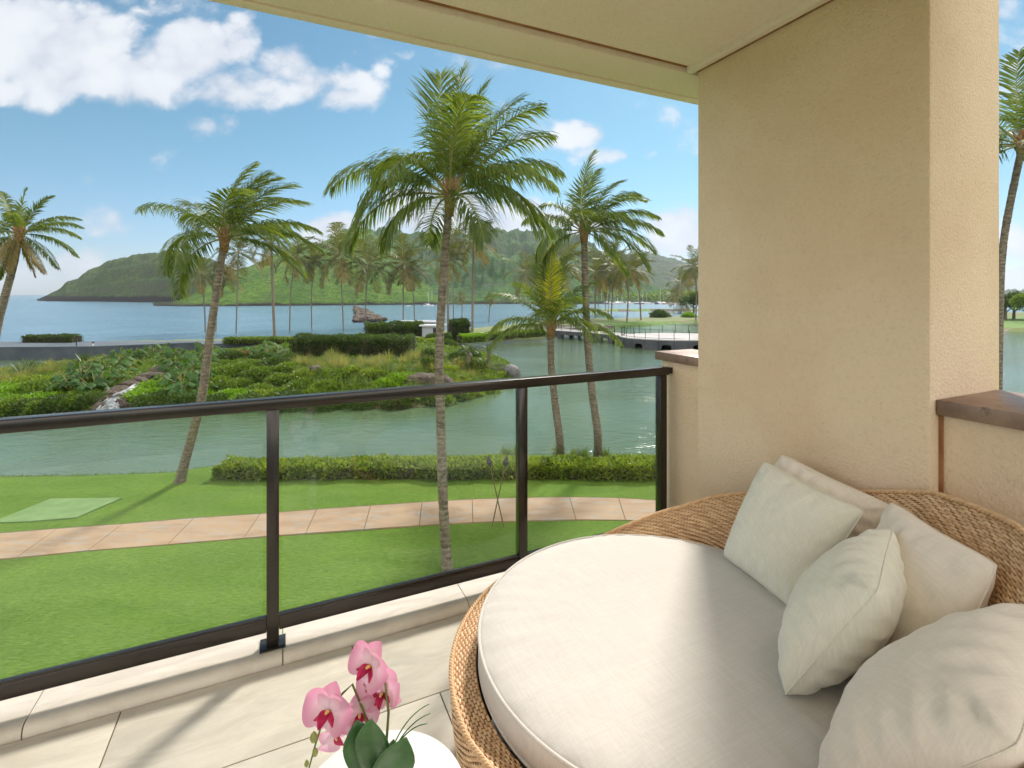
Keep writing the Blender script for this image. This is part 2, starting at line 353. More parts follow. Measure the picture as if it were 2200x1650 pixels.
M['hedge_core'] = simple('hedge_inside', (.020, .020, .010), (.045, .032, .018), .95, 5, 25, .9, .05)  # near-black solid filling, its colour stands for the shade between the leaves
M['torch_wood'] = simple('bamboo_cane', (.10, .085, .035), (.16, .13, .06), .7, 20, bs=0)
# ================================================================== the balcony
def lbox(name, a0, a1, b0, b1, z0, z1, mat, parent=None, bev=0.0, origin=None):
    """a box given in the balcony frame; its origin is the middle of its underside"""
    ca, cb = (a0 + a1) / 2, (b0 + b1) / 2
    mb = MB().box((0, 0, (z1 - z0) / 2), (a1 - a0, b1 - b0, z1 - z0), 0, bev)
    me = mb.mesh(name, mat)
    p = L(ca, cb, z0)
    if parent is None:
        o = link(name, me, None, p, BROT)
    else:
        inv = Matrix.Rotation(-parent.rotation_euler.z, 4, 'Z') @ Matrix.Translation(-Vector(parent.location))
        o = link(name, me, parent, inv @ p, BROT - parent.rotation_euler.z)
    return autosmooth(o) if bev > 0 else o
def lempty(name, a, b, z, label, cat, group=None): return empty(name, L(a, b, z), label, cat, group, BROT)
CEIL = 2.816
slab = lbox('balcony_slab', -4.6, 2.57, -1.4, 2.56, -.34, -.006, M['grout']); slab['kind'] = 'structure'
base = lbox('building_wall', -4.6, 2.5, -1.4, 2.0, -FZ - .3, -.342, M['stucco']); base['kind'] = 'structure'
floor = empty('floor', L(0, 0, 0), rz=BROT); floor['kind'] = 'structure'
rows = [2.364 - .4275 * k for k in range(9)]
for k in range(8):
    b1, b0 = rows[k], rows[k + 1]
    off = [.291, .577, .10, .40, -.1, .2, .5, 0][k]
    n0 = int(math.floor((-4.6 - off) / .85))
    for n in range(n0, 12):
        a0, a1 = off + .85 * n, off + .85 * (n + 1)
        a0c, a1c = max(a0, -4.6), min(a1, 2.57)
        if a1c - a0c < .03: continue
        if b0 > .9 and a0c > 2.0: continue
        lbox('tile', a0c + .0024, a1c - .0024, b0 + .0024, b1 - .0024, -.006, 0.0, M['tile'], floor, .0012)
# raised edge stones under the railing, round nosed
kerb = empty('kerb', L(0, 2.44, 0), rz=BROT); kerb['kind'] = 'structure'
for n in range(-6, 4):
    a0, a1 = .005 + .8535 * n, .005 + .8535 * (n + 1)
    a0, a1 = max(a0, -4.6) + .0022, min(a1, 2.25) - .0022
    if a1 - a0 < .05: continue
    prof = [(0.003, -.006), (0.0, 0.0), (0.0, .012), (.003, .024), (.010, .034), (.022, .041), (.038, .043), (.205, .043), (.212, .038), (.212, -.006)]
    vs = []; 
    for a in (a0, a1): vs += [((a), p_[0] - .076, p_[1]) for p_ in prof]
    m_ = len(prof); fs = [(i, i + 1, m_ + i + 1, m_ + i) for i in range(m_ - 1)] + [tuple(range(m_ - 1, -1, -1)), tuple(range(m_, 2 * m_)), (m_ - 1, 0, m_, 2 * m_ - 1)]
    o = link('kerb_stone', mesh('kerb_stone', vs, fs, M['tile']), kerb, (0, 0, 0)); autosmooth(o, 40)
# ceiling, edge beam, drip groove
ceil = empty('ceiling', L(-1, 1, CEIL), rz=BROT); ceil['kind'] = 'structure'
lbox('plaster_panel', -4.6, 2.016, -1.4, 2.058, CEIL + .028, CEIL + .4, M['ceiling'], ceil)
lbox('shadow_gap', -4.6, 2.016, 2.058, 2.082, CEIL + .03, CEIL + .4, M['rustjoint'], ceil)
lbox('side_trim', 2.018, 2.062, -1.4, 2.08, CEIL, CEIL + .4, M['ceiling'], ceil, .004)
lbox('sealant_line', 2.0625, 2.0715, -1.4, 2.05, CEIL - .002, CEIL + .4, M['rustjoint'], ceil)
beam = empty('beam', L(-1, 2.25, CEIL), rz=BROT); beam['kind'] = 'structure'
lbox('soffit', -4.6, 2.58, 2.083, 2.325, CEIL, CEIL + .42, M['ceiling'], beam, .006)
lbox('drip_groove', -4.6, 2.58, 2.325, 2.341, CEIL + .012, CEIL + .42, M['stucco'], beam)
lbox('fascia', -4.6, 2.58, 2.341, 2.405, CEIL + .0, CEIL + .55, M['ceiling'], beam, .006)
col_ = lbox('column', 2.072, 2.57, .97, 2.052, 0, CEIL + .41, M['stucco'], None, .012); col_['kind'] = 'structure'
CAPZ = 1.6 - .373
lw = lempty('low_wall', 2.3, -.2, 0, 'low stucco parapet with dark copper cap at the right of the column', 'parapet wall')
lbox('wall_body', 2.132, 2.50, -1.4, .966, 0, CAPZ - .054, M['stucco'], lw)
lbox('cap', 2.10, 2.535, -1.4, .967, CAPZ - .054, CAPZ, M['cap'], lw, .004)
lbox('rust_stain', 2.1225, 2.131, .958, .9695, 0, CAPZ - .056, M['rustjoint'], lw)
hw = lempty('half_wall', 2.37, 2.3, 0, 'short stucco wall end with copper cap where the railing stops', 'parapet wall')
lbox('wall_body', 2.25, 2.50, 2.054, 2.53, -.34, CAPZ - .054, M['stucco'], hw)
lbox('cap', 2.22, 2.535, 2.0535, 2.565, CAPZ - .054, CAPZ, M['cap'], hw, .004)

# railing
RB = 2.455
PB = .043
rail = lempty('glass_railing', 0, RB, PB, 'dark bronze railing with clear glass panes along the balcony edge', 'railing')
lbox('top_rail', -4.6, 2.215, RB - .031, RB + .031, 1.090, 1.141, M['bronze'], rail, .006)
lbox('end_bracket', 2.2155, 2.249, RB - .024, RB + .024, 1.097, 1.136, M['bronze'], rail, .003)
posts = [-3.7, -2.48, -1.26, -.035, 1.195, 2.175]
for i, a in enumerate(posts):
    lbox('post', a - .025, a + .025, RB - .0255, RB + .0255, PB + .0065, 1.0895, M['bronze'], rail, .003)
    bp = lbox('base_plate', a - .052, a + .052, RB - .047, RB + .047, PB + .0005, PB + .0062, M['bronze'], rail, .002)
for a0, a1 in zip([-4.6] + [p_ + .0255 for p_ in posts[:-1]], [p_ - .0255 for p_ in posts]):
    lbox('bottom_rail', a0, a1, RB - .021, RB + .021, .112, .172, M['bronze'], rail, .004)
    lbox('glazing_bead', a0 + .001, a1 - .001, RB - .019, RB - .008, .1725, .181, M['bronze'], rail)
    lbox('glass_pane', a0 + .014, a1 - .014, RB - .005, RB + .005, .1722, 1.0897, M['glass'], rail)

# ------------------------------------------------------------------ daybed
DA, DB = 1.172, 1.30
day = lempty('daybed', DA, DB, 0, 'large round rattan daybed with raised curved back and cream cushion', 'daybed')
def rim(th):
    th = np.asarray(th, float); ph = np.degrees(np.abs((th - R(-45) + np.pi) % (2 * np.pi) - np.pi))
    ca, cb, rr = 1.21 - DA, 1.22 - DB, .83
    c = np.cos(th); s_ = np.sin(th); d = c * ca + s_ * cb
    rb = d + np.sqrt(d * d - (ca * ca + cb * cb - rr * rr))
    w_ = np.clip((ph - 88) / 40, 0, 1); w_ = w_ * w_ * (3 - 2 * w_)
    rad = rb * (1 - w_) + .716 * w_
    h = np.interp(ph, [0, 20, 38, 61, 78, 88, 103, 116, 132, 180], [.965, .93, .825, .715, .635, .565, .49, .435, .395, .38])
    return rad, h
def profile(th, side, t):
    """point on the rattan shell at angle th; side 0 inner, 1 outer; t from the rim (0) down (1); returns r, z"""
    rad, h = rim(th)
    if side == 0:
        r1, z1 = .632, .395 + 0 * rad
        rm, zm = (rad * .35 + r1 * .65), h * .55 + z1 * .45
    else:
        r1, z1 = .625, .012
        rm, zm = rad + .004, h * .42
    return (1 - t) ** 2 * rad + 2 * t * (1 - t) * rm + t * t * r1, (1 - t) ** 2 * h + 2 * t * (1 - t) * zm + t * t * z1
NT_ = 330
def shell(side, off):
    ths = np.linspace(0, 2 * np.pi, 121)[:-1]; ts = np.linspace(0, 1, 15)
    TH, TT = np.meshgrid(ths, ts, indexing='ij'); r, z = profile(TH, side, TT); r = r + off
    v = np.stack([r * np.cos(TH), r * np.sin(TH), z], -1).reshape(-1, 3)
    i, j = np.meshgrid(np.arange(120), np.arange(14), indexing='ij'); i = i.ravel(); j = j.ravel(); i2 = (i + 1) % 120
    return v, np.stack([i * 15 + j, i2 * 15 + j, i2 * 15 + j + 1, i * 15 + j + 1], 1)
v0, f0 = shell(0, .004); v1, f1 = shell(1, -.004)
link('frame_core', mesh('frame_core', np.concatenate([v0, v1]), np.concatenate([f0, f1 + len(v0)]), M['rattan_core'], True), day)
def weave(side):
    ROW = .0082; out_v = []; out_f = []; n = 0
    ths = np.arange(NT_) * 2 * np.pi / NT_
    tt = np.linspace(0, 1, 60); dth = 2 * np.pi / NT_
    rad, h = rim(ths)
    # arc length table for each stake
    PR, PZ = profile(ths[:, None], side, tt[None, :])
    seg = np.sqrt(np.diff(PR, axis=1) ** 2 + np.diff(PZ, axis=1) ** 2); cum = np.concatenate([np.zeros((NT_, 1)), np.cumsum(seg, 1)], 1)
    for j in range(190):
        sc = .009 + ROW * j
        for i in range(NT_):
            if (i + j) % 2: continue
            if side == 1 and (R(-150) < ((ths[i] + np.pi) % (2 * np.pi) - np.pi) < R(60)) and j > 4: continue   # far outside of the back faces the wall
            if sc + ROW > cum[i, -1]: continue
            wob = 0.0012 * math.sin(i * 1.7 + j * 2.3)
            cs = []
            for q, (dl, dn) in enumerate(((-.95, -.0015), (-.55, .0022), (0, .0036), (.55, .0022), (.95, -.0015))):
                th = ths[i] + dl * dth
                for dw, dd in ((-.0037, -.001), (0, .0008), (.0037, -.001)):
                    t = np.interp(sc + dw + wob, cum[i], tt)
                    cs.append((th, t, dn + dd))
            out_v.append(cs)
    A_ = np.array(out_v); TH, TT, DN = A_[..., 0], A_[..., 1], A_[..., 2]
    r, z = profile(TH, side, TT); r2, z2 = profile(TH, side, TT + .01)
    tr, tz = r2 - r, z2 - z; ln = np.sqrt(tr * tr + tz * tz) + 1e-9; nr, nz = (tz / ln, -tr / ln) if side == 0 else (-tz / ln, tr / ln)
    nr, nz = nr * DN, nz * DN
    r = r + nr; z = z + nz
    V = np.stack([r * np.cos(TH), r * np.sin(TH), z], -1)
    K = len(V); F = []
    for q in range(4):
        for e in range(2):
            F.append([q * 3 + e, (q + 1) * 3 + e, (q + 1) * 3 + e + 1, q * 3 + e + 1])
    F = (np.arange(K)[:, None, None] * 15 + np.array(F)[None]).reshape(-1, 4)
    return V.reshape(-1, 3), F
va, fa = weave(0); vb, fb = weave(1)
wv = link('rattan_weave', mesh('rattan_weave', np.concatenate([va, vb]), np.concatenate([fa, fb + len(va)]), M['rattan'], True), day); wv['kind'] = 'stuff'
# braided rim: three strands winding round the edge
def rimstrand(ph0, turns, off, rad_):
    mb = MB(); N = 900; pts = []
    th = np.linspace(0, 2 * np.pi, N + 1)[:-1]; rr, hh = rim(th); ang = th * turns + ph0
    rr = rr + off * np.cos(ang); hh = hh + .004 + off * np.sin(ang)
    P = np.stack([rr * np.cos(th), rr * np.sin(th), hh], 1); n = 6
    T_ = np.roll(P, -1, 0) - np.roll(P, 1, 0); T_ /= np.linalg.norm(T_, axis=1)[:, None]
    A2 = np.cross(T_, [0, 0, 1]); A2 /= np.linalg.norm(A2, axis=1)[:, None]; B2 = np.cross(T_, A2)
    g = np.arange(n) * 2 * np.pi / n
    V = P[:, None, :] + rad_ * (np.cos(g)[None, :, None] * A2[:, None, :] + np.sin(g)[None, :, None] * B2[:, None, :])
    i, k = np.meshgrid(np.arange(N), np.arange(n), indexing='ij'); i = i.ravel(); k = k.ravel(); i2 = (i + 1) % N; k2 = (k + 1) % n
    return V.reshape(-1, 3), np.stack([i * n + k, i2 * n + k, i2 * n + k2, i * n + k2], 1)
vv = []; ff = []; o_ = 0
for q in range(3):
    v_, f_ = rimstrand(q * 2.094, 110, .0048, .0047); vv.append(v_); ff.append(f_ + o_); o_ += len(v_)
link('braided_rim', mesh('braided_rim', np.concatenate(vv), np.concatenate(ff), M['rattan'], True), day)
# round seat cushion
NA, rr_ = 180, .627
prof = [(0, .522), (.1, .522), (.2, .5215), (.3, .520), (.38, .518), (.45, .515), (.5, .512), (.54, .509), (.57, .505), (.595, .499), (.612, .492), (.622, .487),
        (.6275, .478), (.6295, .46), (.6295, .43), (.627, .405), (.620, .390), (.60, .383)]
V = []; 
for k in range(NA):
    th = 2 * math.pi * k / NA
    for (r_, z_) in prof:
        wz = 0
        if .35 < r_ < .62:
            e = (r_ - .35) / .27
            wz = (.0034 * math.sin(th * 37 + 2.0 * math.sin(th * 5)) + .0022 * math.sin(th * 61 + 1.3)) * e * e * (.3 + .7 * vnoise(np.array(th * 4), np.array(3.)))
            wz += .0045 * (vnoise(np.array(th * 9), np.array(r_ * 20)) - .5)
        V.append((r_ * math.cos(th), r_ * math.sin(th), z_ + float(wz)))
m_ = len(prof); F = [(k * m_ + i, ((k + 1) % NA) * m_ + i, ((k + 1) % NA) * m_ + i + 1, k * m_ + i + 1) for k in range(NA) for i in range(m_ - 1)]
cush = link('seat_cushion', mesh('seat_cushion', V, [f[::-1] for f in F], M['cream'], True), day)
def ring(r_, z_, rad_, N=200, n=8):
    th = np.arange(N) * 2 * np.pi / N; g = np.arange(n) * 2 * np.pi / n
    V = np.stack([(r_ + rad_ * np.cos(g)[None]) * np.cos(th)[:, None], (r_ + rad_ * np.cos(g)[None]) * np.sin(th)[:, None], z_ + rad_ * np.sin(g)[None] + 0 * th[:, None]], -1).reshape(-1, 3)
    i, k = np.meshgrid(np.arange(N), np.arange(n), indexing='ij'); i = i.ravel(); k = k.ravel(); i2 = (i + 1) % N; k2 = (k + 1) % n
    return V, np.stack([i * n + k, i2 * n + k, i2 * n + k2, i * n + k2], 1)
link('piping', mesh('piping', *ring(.6265, .487, .0052), M['cream'], True), cush)
link('piping', mesh('piping', *ring(.6255, .398, .0045), M['cream'], True), cush)
# ------------------------------------------------------------------ pillows
def pillow(label, mat, corners, thick, seed, group='scatter pillows on the daybed', cat='pillow', folds=1.0, flip=1):
    C = [L(*c) for c in corners]                     # bottom left, bottom right, top right, top left
    cen = sum(C, Vector()) / 4
    e = empty('pillow', cen, label, cat, group)
    N = 56; u = np.linspace(-1, 1, N + 1); U, W = np.meshgrid(u, u, indexing='ij')
    Cn = np.array([list(c - cen) for c in C])
    nrm = np.cross(Cn[1] - Cn[0], Cn[3] - Cn[0]); nrm /= np.linalg.norm(nrm)
    if nrm.dot(np.array(list(cen - Vector((0, 0, CZ))))) > 0: nrm = -nrm
    # the sides pull in between the corners
    k = .06
    Us = U * (1 - k * (1 - W ** 2) * np.abs(U) ** 2); Ws = W * (1 - k * (1 - U ** 2) * np.abs(W) ** 2)
    cr_ = 1 - .055 * np.abs(U) ** 5 * np.abs(W) ** 5
    a, b = (Us * cr_ + 1) / 2, (Ws * cr_ + 1) / 2
    P = ((1 - a) * (1 - b))[..., None] * Cn[0] + (a * (1 - b))[..., None] * Cn[1] + (a * b)[..., None] * Cn[2] + ((1 - a) * b)[..., None] * Cn[3]
    puff = np.clip((1 - np.abs(U) ** 2.2) * (1 - np.abs(W) ** 2.2), 0, 1) ** .52
    folds = folds * 1.1
    x_, y_ = U * 2.2 + seed * 3.1, W * 2.2 + seed * 1.7
    wr = (fbm(x_ * 1.4, y_ * 1.4, 4) - .5) * .016
    # folds that run from the seams inwards
    edge = np.maximum(np.abs(U), np.abs(W)); along = np.where(np.abs(U) > np.abs(W), W, U)
    fold = np.sin(along * 21 + seed + 3 * fbm(x_ * .8, y_ * .8, 3)) * np.clip((edge - .45) / .4, 0, 1) * np.clip((1.0 - edge) / .12, 0, 1) * .0042 * folds
    corner = np.sqrt((1 - np.abs(U)) ** 2 + (1 - np.abs(W)) ** 2)
    cf_ = np.sin(np.arctan2(1 - np.abs(U), 1 - np.abs(W)) * 9 + seed) * np.exp(-((corner - .28) / .17) ** 2) * .006 * folds
    Vt = P + nrm * (puff * thick / 2 + (wr + fold + cf_) * np.clip(puff * 1.6, 0, 1))[..., None]
    Vb = P - nrm * (puff * thick / 2 + (wr[::-1] + fold) * np.clip(puff * 1.6, 0, 1))[..., None]
    Vt[..., 2] -= 0.0
    n1 = (N + 1) ** 2; V = np.concatenate([Vt.reshape(-1, 3), Vb.reshape(-1, 3)])
    i, j = np.meshgrid(np.arange(N), np.arange(N), indexing='ij'); i = i.ravel(); j = j.ravel(); q = N + 1
    f = np.stack([i * q + j, (i + 1) * q + j, (i + 1) * q + j + 1, i * q + j + 1], 1); f2 = f[:, ::-1] + n1
    # weld the border: bottom sheet border vertices become the top ones
    idx = np.arange(2 * n1); I, J = np.meshgrid(np.arange(q), np.arange(q), indexing='ij'); bd = ((I == 0) | (J == 0) | (I == N) | (J == N)).ravel()
    idx[n1:][bd] = np.arange(n1)[bd]
    f2 = idx[f2]
    me = mesh('cover', V, np.concatenate([f, f2]), mat, True); link('cover', me, e)
    # seam cord along the border
    bp = [P[t_, 0] for t_ in range(N)] + [P[N, t_] for t_ in range(N)] + [P[N - t_, N] for t_ in range(N)] + [P[0, N - t_] for t_ in range(N + 1)]
    MB().tube([Vector(b_) for b_ in bp], .0021, 5, False).obj('seam', mat, e, smooth=True)
    return e
pillow('beige pillow standing behind the left sage pillow against the rattan back', M['beige'], [(1.82, 1.60, .53), (1.84, 1.09, .53), (1.99, 1.035, .845), (1.955, 1.46, .92)], .15, 1)
pillow('sage pillow leaning broad face forward at the left of the daybed', M['sage'], [(1.66, 1.515, .51), (1.585, 1.12, .505), (1.86, 1.055, .845), (1.845, 1.462, .905)], .17, 2, folds=.6)
pillow('beige pillow leaning on the rattan back behind the upright sage pillow', M['beige'], [(1.66, 1.00, .51), (1.37, .66, .51), (1.665, .625, .915), (1.895, 1.005, .90)], .16, 3, folds=.5)
pillow('sage pillow standing edge on, seam facing out, between the two beige ones', M['sage'], [(1.215, .905, .515), (1.56, 1.06, .53), (1.725, .90, .885), (1.355, .742, .860)], .22, 4, folds=1.4)
pillow('big beige pillow cut off by the bottom right corner of the photo', M['beige'], [(.965, .665, .50), (1.46, .80, .51), (1.62, .50, .90), (1.135, .40, .835)], .25, 5, folds=1.3)

# ------------------------------------------------------------------ round white table with the orchid
TA = Vector((-.285, 1.075, 0)); 
tb = empty('side_table', (TA.x, TA.y, FZ), 'small round white side table with an orchid on it', 'side table')
MB().lathe([(0, .475), (.175, .475), (.183, .478), (.187, .487), (.186, .496), (.180, .500), (0, .5005)], 64, cap=False).obj('table_top', M['white'], tb, smooth=False)
autosmooth(tb.children[0], 40)
MB().lathe([(.0, .01), (.13, .01), (.14, .016), (.14, .022), (.05, .04), (.03, .07), (.028, .40), (.05, .46), (.10, .4745)], 40, cap=False).obj('pedestal', M['white'], tb, smooth=True)
OB = Vector((-.262, 1.085, FZ + .501))
orc = empty('orchid', OB, 'pink orchid with magenta lips and thick green leaves in a small pot', 'potted flower')
def oo(u, v, d): return PD(u, v, d) - OB
pot = MB().lathe([(.034, 0), (.037, .003), (.040, .055), (.041, .058), (.038, .058), (.036, .05), (0, .05)], 28, cap=False).obj('pot', M['silver'], orc, smooth=True); autosmooth(pot, 40)
m, t = newmat('petal'); o = coords(t); ln_ = t.n('ShaderNodeVectorMath', {0: o}, operation='LENGTH').outputs['Value']
rr2 = t.noise(o, 60, 3); col = t.mix(t.ss(t.m('ADD', ln_, t.m('MULTIPLY', rr2, .006)), .012, .060), (.90, .80, .83), (.80, .36, .53))
p_ = pbr(t, col, .55, t.noise(mp(t, o, (1, 1, 1)), 220, 3), .25, .001, Subsurface_Weight=.1)
tr = t.n('ShaderNodeBsdfTranslucent', {0: t.mix(1.0, col, (1.0, .8, .9), 'MULTIPLY')}).outputs[0]
finish(t, t.n('ShaderNodeMixShader', {0: .35, 1: p_, 2: tr}).outputs[0]); M['petal'] = m
M['lip'] = simple('orchid_lip', (.42, .008, .07), (.60, .02, .12), .45, 60, 200, .2, .001)
M['pollen'] = simple('orchid_centre', (.75, .42, .05), (.80, .60, .30), .5, 120, bs=0)
M['orchid_leaf'] = simple('orchid_leaf', (.035, .105, .028), (.065, .155, .045), .42, 22, 120, .15, .001, Specular_IOR_Level=.5)
M['stem'] = simple('orchid_stem', (.12, .15, .025), (.18, .19, .04), .5, 30, bs=0)
M['bud'] = simple('orchid_bud', (.22, .25, .06), (.32, .34, .10), .5, 60, bs=0)
M['blade'] = simple('grass_blade', (.07, .20, .035), (.16, .33, .07), .5, 14, bs=0)
def petal(name, parent, X_, Y_, Z_, ang, length, width, cup, mat, back=0.0, narrow=.18, n=9, ruf=0.0):
    """X right, Y up, Z out of the flower; ang from Y"""
    dv = X_ * math.sin(ang) + Y_ * math.cos(ang); sv = X_ * math.cos(ang) - Y_ * math.sin(ang)
    V = []; 
    for i in range(n + 1):
        t_ = i / n
        w_ = width * (narrow * (1 - t_) + math.sin(math.pi * min(1, t_ ** .85)) ** .62 * (1 - narrow * .2)) * .5 if i < n else 0.002
        for j in range(-3, 4):
            s_ = j / 3
            zz = -back * t_ * length + cup * (s_ * s_) * w_ * 2 - cup * .9 * (t_ - .5) ** 2 * length + ruf * math.sin(s_ * 7 + t_ * 5) * length
            V.append(dv * (t_ * length) + sv * (s_ * w_) + Z_ * zz)
    F = [(i * 7 + j, i * 7 + j + 1, (i + 1) * 7 + j + 1, (i + 1) * 7 + j) for i in range(n) for j in range(6)]
    return link(name, mesh(name, V, F, mat, True), parent)
def flower(u, v, d, face, roll, sz):
    c = oo(u, v, d); fl_ = bpy.data.objects.new('flower', None); COL.objects.link(fl_); fl_.parent = orc; fl_.location = c; fl_.empty_display_size = .02
    Z_ = Vector(face).normalized(); Y_ = (Vector((0, 0, 1)) - Z_ * Z_.z).normalized(); X_ = Y_.cross(Z_)
    cr, sr = math.cos(roll), math.sin(roll); X_, Y_ = X_ * cr + Y_ * sr, Y_ * cr - X_ * sr
    P_ = M['petal']
    petal('petal', fl_, X_, Y_, Z_, 0, .052 * sz, .052 * sz, .16, P_, .05)
    petal('petal', fl_, X_, Y_, Z_, R(128), .050 * sz, .042 * sz, .12, P_, .18)
    petal('petal', fl_, X_, Y_, Z_, R(-128), .050 * sz, .042 * sz, .12, P_, .18)
    petal('petal', fl_, X_, Y_, Z_, R(74), .058 * sz, .072 * sz, .20, P_, -.10, .10)
    petal('petal', fl_, X_, Y_, Z_, R(-74), .058 * sz, .072 * sz, .20, P_, -.10, .10)
    petal('lip', fl_, X_, (Y_ * .7 - Z_ * .7).normalized(), (Z_ * .7 + Y_ * .7).normalized(), R(180), .034 * sz, .020 * sz, .3, M['lip'], -.2, .5, ruf=.06)
    petal('lip', fl_, X_, Y_, (Z_ + X_ * .6).normalized(), R(140), .022 * sz, .017 * sz, -.5, M['lip'], -.6, .3)
    petal('lip', fl_, X_, Y_, (Z_ - X_ * .6).normalized(), R(-140), .022 * sz, .017 * sz, -.5, M['lip'], -.6, .3)
    mb = MB(); mb.tube([Z_ * .001, Z_ * .007 + Y_ * .002, Z_ * .012 - Y_ * .001], [.0035 * sz, .004 * sz, .0026 * sz], 8); mb.obj('column_tip', M['pollen'], fl_, smooth=True)
    return fl_
flower(795, 1432, 1.12, (-.50, -.80, .30), R(-14), 1.05)
flower(822, 1490, 1.15, (-.25, -.95, .10), R(20), .92)
flower(706, 1528, 1.10, (-.22, -.93, .28), R(-6), 1.08)
flower(773, 1535, 1.14, (.20, -.95, .15), R(10), .85)
flower(722, 1578, 1.12, (.35, -.70, -.35), R(60), .80)
flower(806, 1468, 1.17, (.45, -.85, .20), R(-25), .9)
MB().tube([oo(826, 1662, 1.085), oo(830, 1600, 1.09), oo(835, 1530, 1.12), oo(828, 1470, 1.14), oo(800, 1440, 1.145)], [.0034, .0032, .0029, .0026, .0022], 7).obj('stem', M['stem'], orc, smooth=True)
MB().tube([oo(822, 1664, 1.08), oo(800, 1600, 1.12), oo(782, 1530, 1.14), oo(757, 1470, 1.13), oo(738, 1488, 1.13), oo(706, 1520, 1.12), oo(690, 1560, 1.10), oo(676, 1605, 1.09), oo(664, 1650, 1.08), oo(657, 1690, 1.075)],
          [.0034, .003, .0028, .0026, .0026, .0024, .0022, .002, .0017, .0014], 7).obj('stem', M['stem'], orc, smooth=True)
for (u, v, s_) in ((674, 1585, 1.25), (677, 1617, 1.0), (659, 1641, .8), (655, 1668, .6)):
    c = oo(u, v, 1.09); mb = MB(); mb.lathe([(0, -.010 * s_), (.0045 * s_, -.006 * s_), (.0066 * s_, 0), (.0052 * s_, .006 * s_), (.001, .011 * s_)], 10, tuple(c), cap=False); mb.obj('bud', M['bud'], orc, smooth=True)
def oleaf(base, tip, width, side, bend):
    b_, t_ = oo(*base), oo(*tip); ax = t_ - b_; Ls = ax.length; ax.normalize(); sv = Vector(side) - ax * ax.dot(Vector(side)); sv.normalize(); nv = sv.cross(ax)
    if nv.y > 0: nv = -nv
    V = []; n = 14
    for i in range(n + 1):
        q = i / n; w_ = width * .5 * (.28 + .72 * math.sin(math.pi * min(1, q * .62 + .12)) ** 1.2) * (1 - max(0, (q - .72) / .28) ** 2.6) + .0005
        for j in range(-4, 5):
            s_ = j / 4; V.append(b_ + ax * (q * Ls) + sv * (s_ * w_) + nv * (bend * 4 * q * (1 - q) + abs(s_) * w_ * .28 - .0))
    F = [(i * 9 + j, i * 9 + j + 1, (i + 1) * 9 + j + 1, (i + 1) * 9 + j) for i in range(n) for j in range(8)]
    o = link('leaf', mesh('leaf', V, F, M['orchid_leaf'], True), orc)
    o.modifiers.new('thick', 'SOLIDIFY').thickness = .0018
oleaf((822, 1668, 1.08), (765, 1548, 1.02), .082, (1, .2, .25), .012)
oleaf((826, 1672, 1.06), (797, 1545, 1.00), .072, (1, -.1, .1), .010)
oleaf((812, 1680, 1.04), (873, 1585, .99), .074, (.7, -.25, .7), .012)
oleaf((830, 1664, 1.10), (846, 1588, 1.12), .022, (1, .1, 0), .005)
oleaf((832, 1664, 1.10), (822, 1600, 1.14), .018, (1, .1, 0), .004)
for (u, v, d, ub, vb, uc, vc) in ((922, 1512, 1.06, 828, 1655, 856, 1545), (925, 1532, 1.06, 829, 1656, 862, 1556), (918, 1554, 1.05, 829, 1658, 860, 1562), (784, 1545, 1.10, 824, 1655, 806, 1560), (800, 1540, 1.12, 826, 1655, 812, 1580)):
    b_, c_, t_ = oo(ub, vb, 1.07), oo(uc, vc, 1.08), oo(u, v, d); V = []; n = 12
    for i in range(n + 1):
        q = i / n; p2 = b_ * (1 - q) ** 2 + c_ * (2 * q * (1 - q)) + t_ * q * q; w_ = .0022 * (1 - q) ** .6 + .0003
        V += [p2 + Vector((-.3, .2, 1)).normalized() * w_, p2 + Vector((0, -.002, 0)), p2 - Vector((-.3, .2, 1)).normalized() * w_]
    F = [(i * 3 + j, i * 3 + j + 1, (i + 1) * 3 + j + 1, (i + 1) * 3 + j) for i in range(n) for j in range(2)]
    link('grass_blade', mesh('grass_blade', V, F, M['blade'], True), orc)
# ================================================================== land and water
LAG, SEA = -0.5, -3.8
def poly(pts, z):
    return np.array([[p.x, p.y] for p in (PX(u, v, z) for u, v in pts)])
def sdist(x, y, P):
    """signed distance to polygon P, positive inside"""
    x = np.asarray(x, float); y = np.asarray(y, float); d = np.full(x.shape, 1e9); ins = np.zeros(x.shape, bool); n = len(P)
    for i in range(n):
        ax, ay = P[i]; bx, by = P[(i + 1) % n]; ex, ey = bx - ax, by - ay
        t = np.clip(((x - ax) * ex + (y - ay) * ey) / (ex * ex + ey * ey + 1e-12), 0, 1)
        d = np.minimum(d, (x - ax - t * ex) ** 2 + (y - ay - t * ey) ** 2)
        c = ((ay > y) != (by > y)) & (x < (bx - ax) * (y - ay) / (by - ay + 1e-12) + ax); ins ^= c
    d = np.sqrt(d); return np.where(ins, d, -d)
shore1 = poly([(-60, 1030), (0, 1030), (200, 1028), (385, 1021), (440, 1012), (520, 1003), (640, 997), (800, 990), (1000, 986), (1200, 984), (1425, 984)], LAG)
near = np.array([[-140, 6], [-60, 15]] + shore1.tolist() + [[16, 22.5], [30, 24], [60, 26], [150, 20], [150, -60], [-140, -60]])
isl = poly([(-900, 900), (-400, 896), (-60, 893), (0, 890), (200, 884), (350, 881), (500, 880), (760, 880), (900, 876), (985, 862), (1050, 835), (1095, 810), (1112, 800), (1090, 777), (1055, 765), (1015, 750), (990, 742), (985, 735),
            (700, 747), (500, 757), (330, 765), (200, 775), (120, 783), (60, 792), (0, 800), (-80, 808), (-400, 830), (-900, 850)], LAG)
w0 = [PX(-900, 772, LAG), PX(0, 772, LAG), PX(200, 770, LAG), PX(420, 760, LAG)]
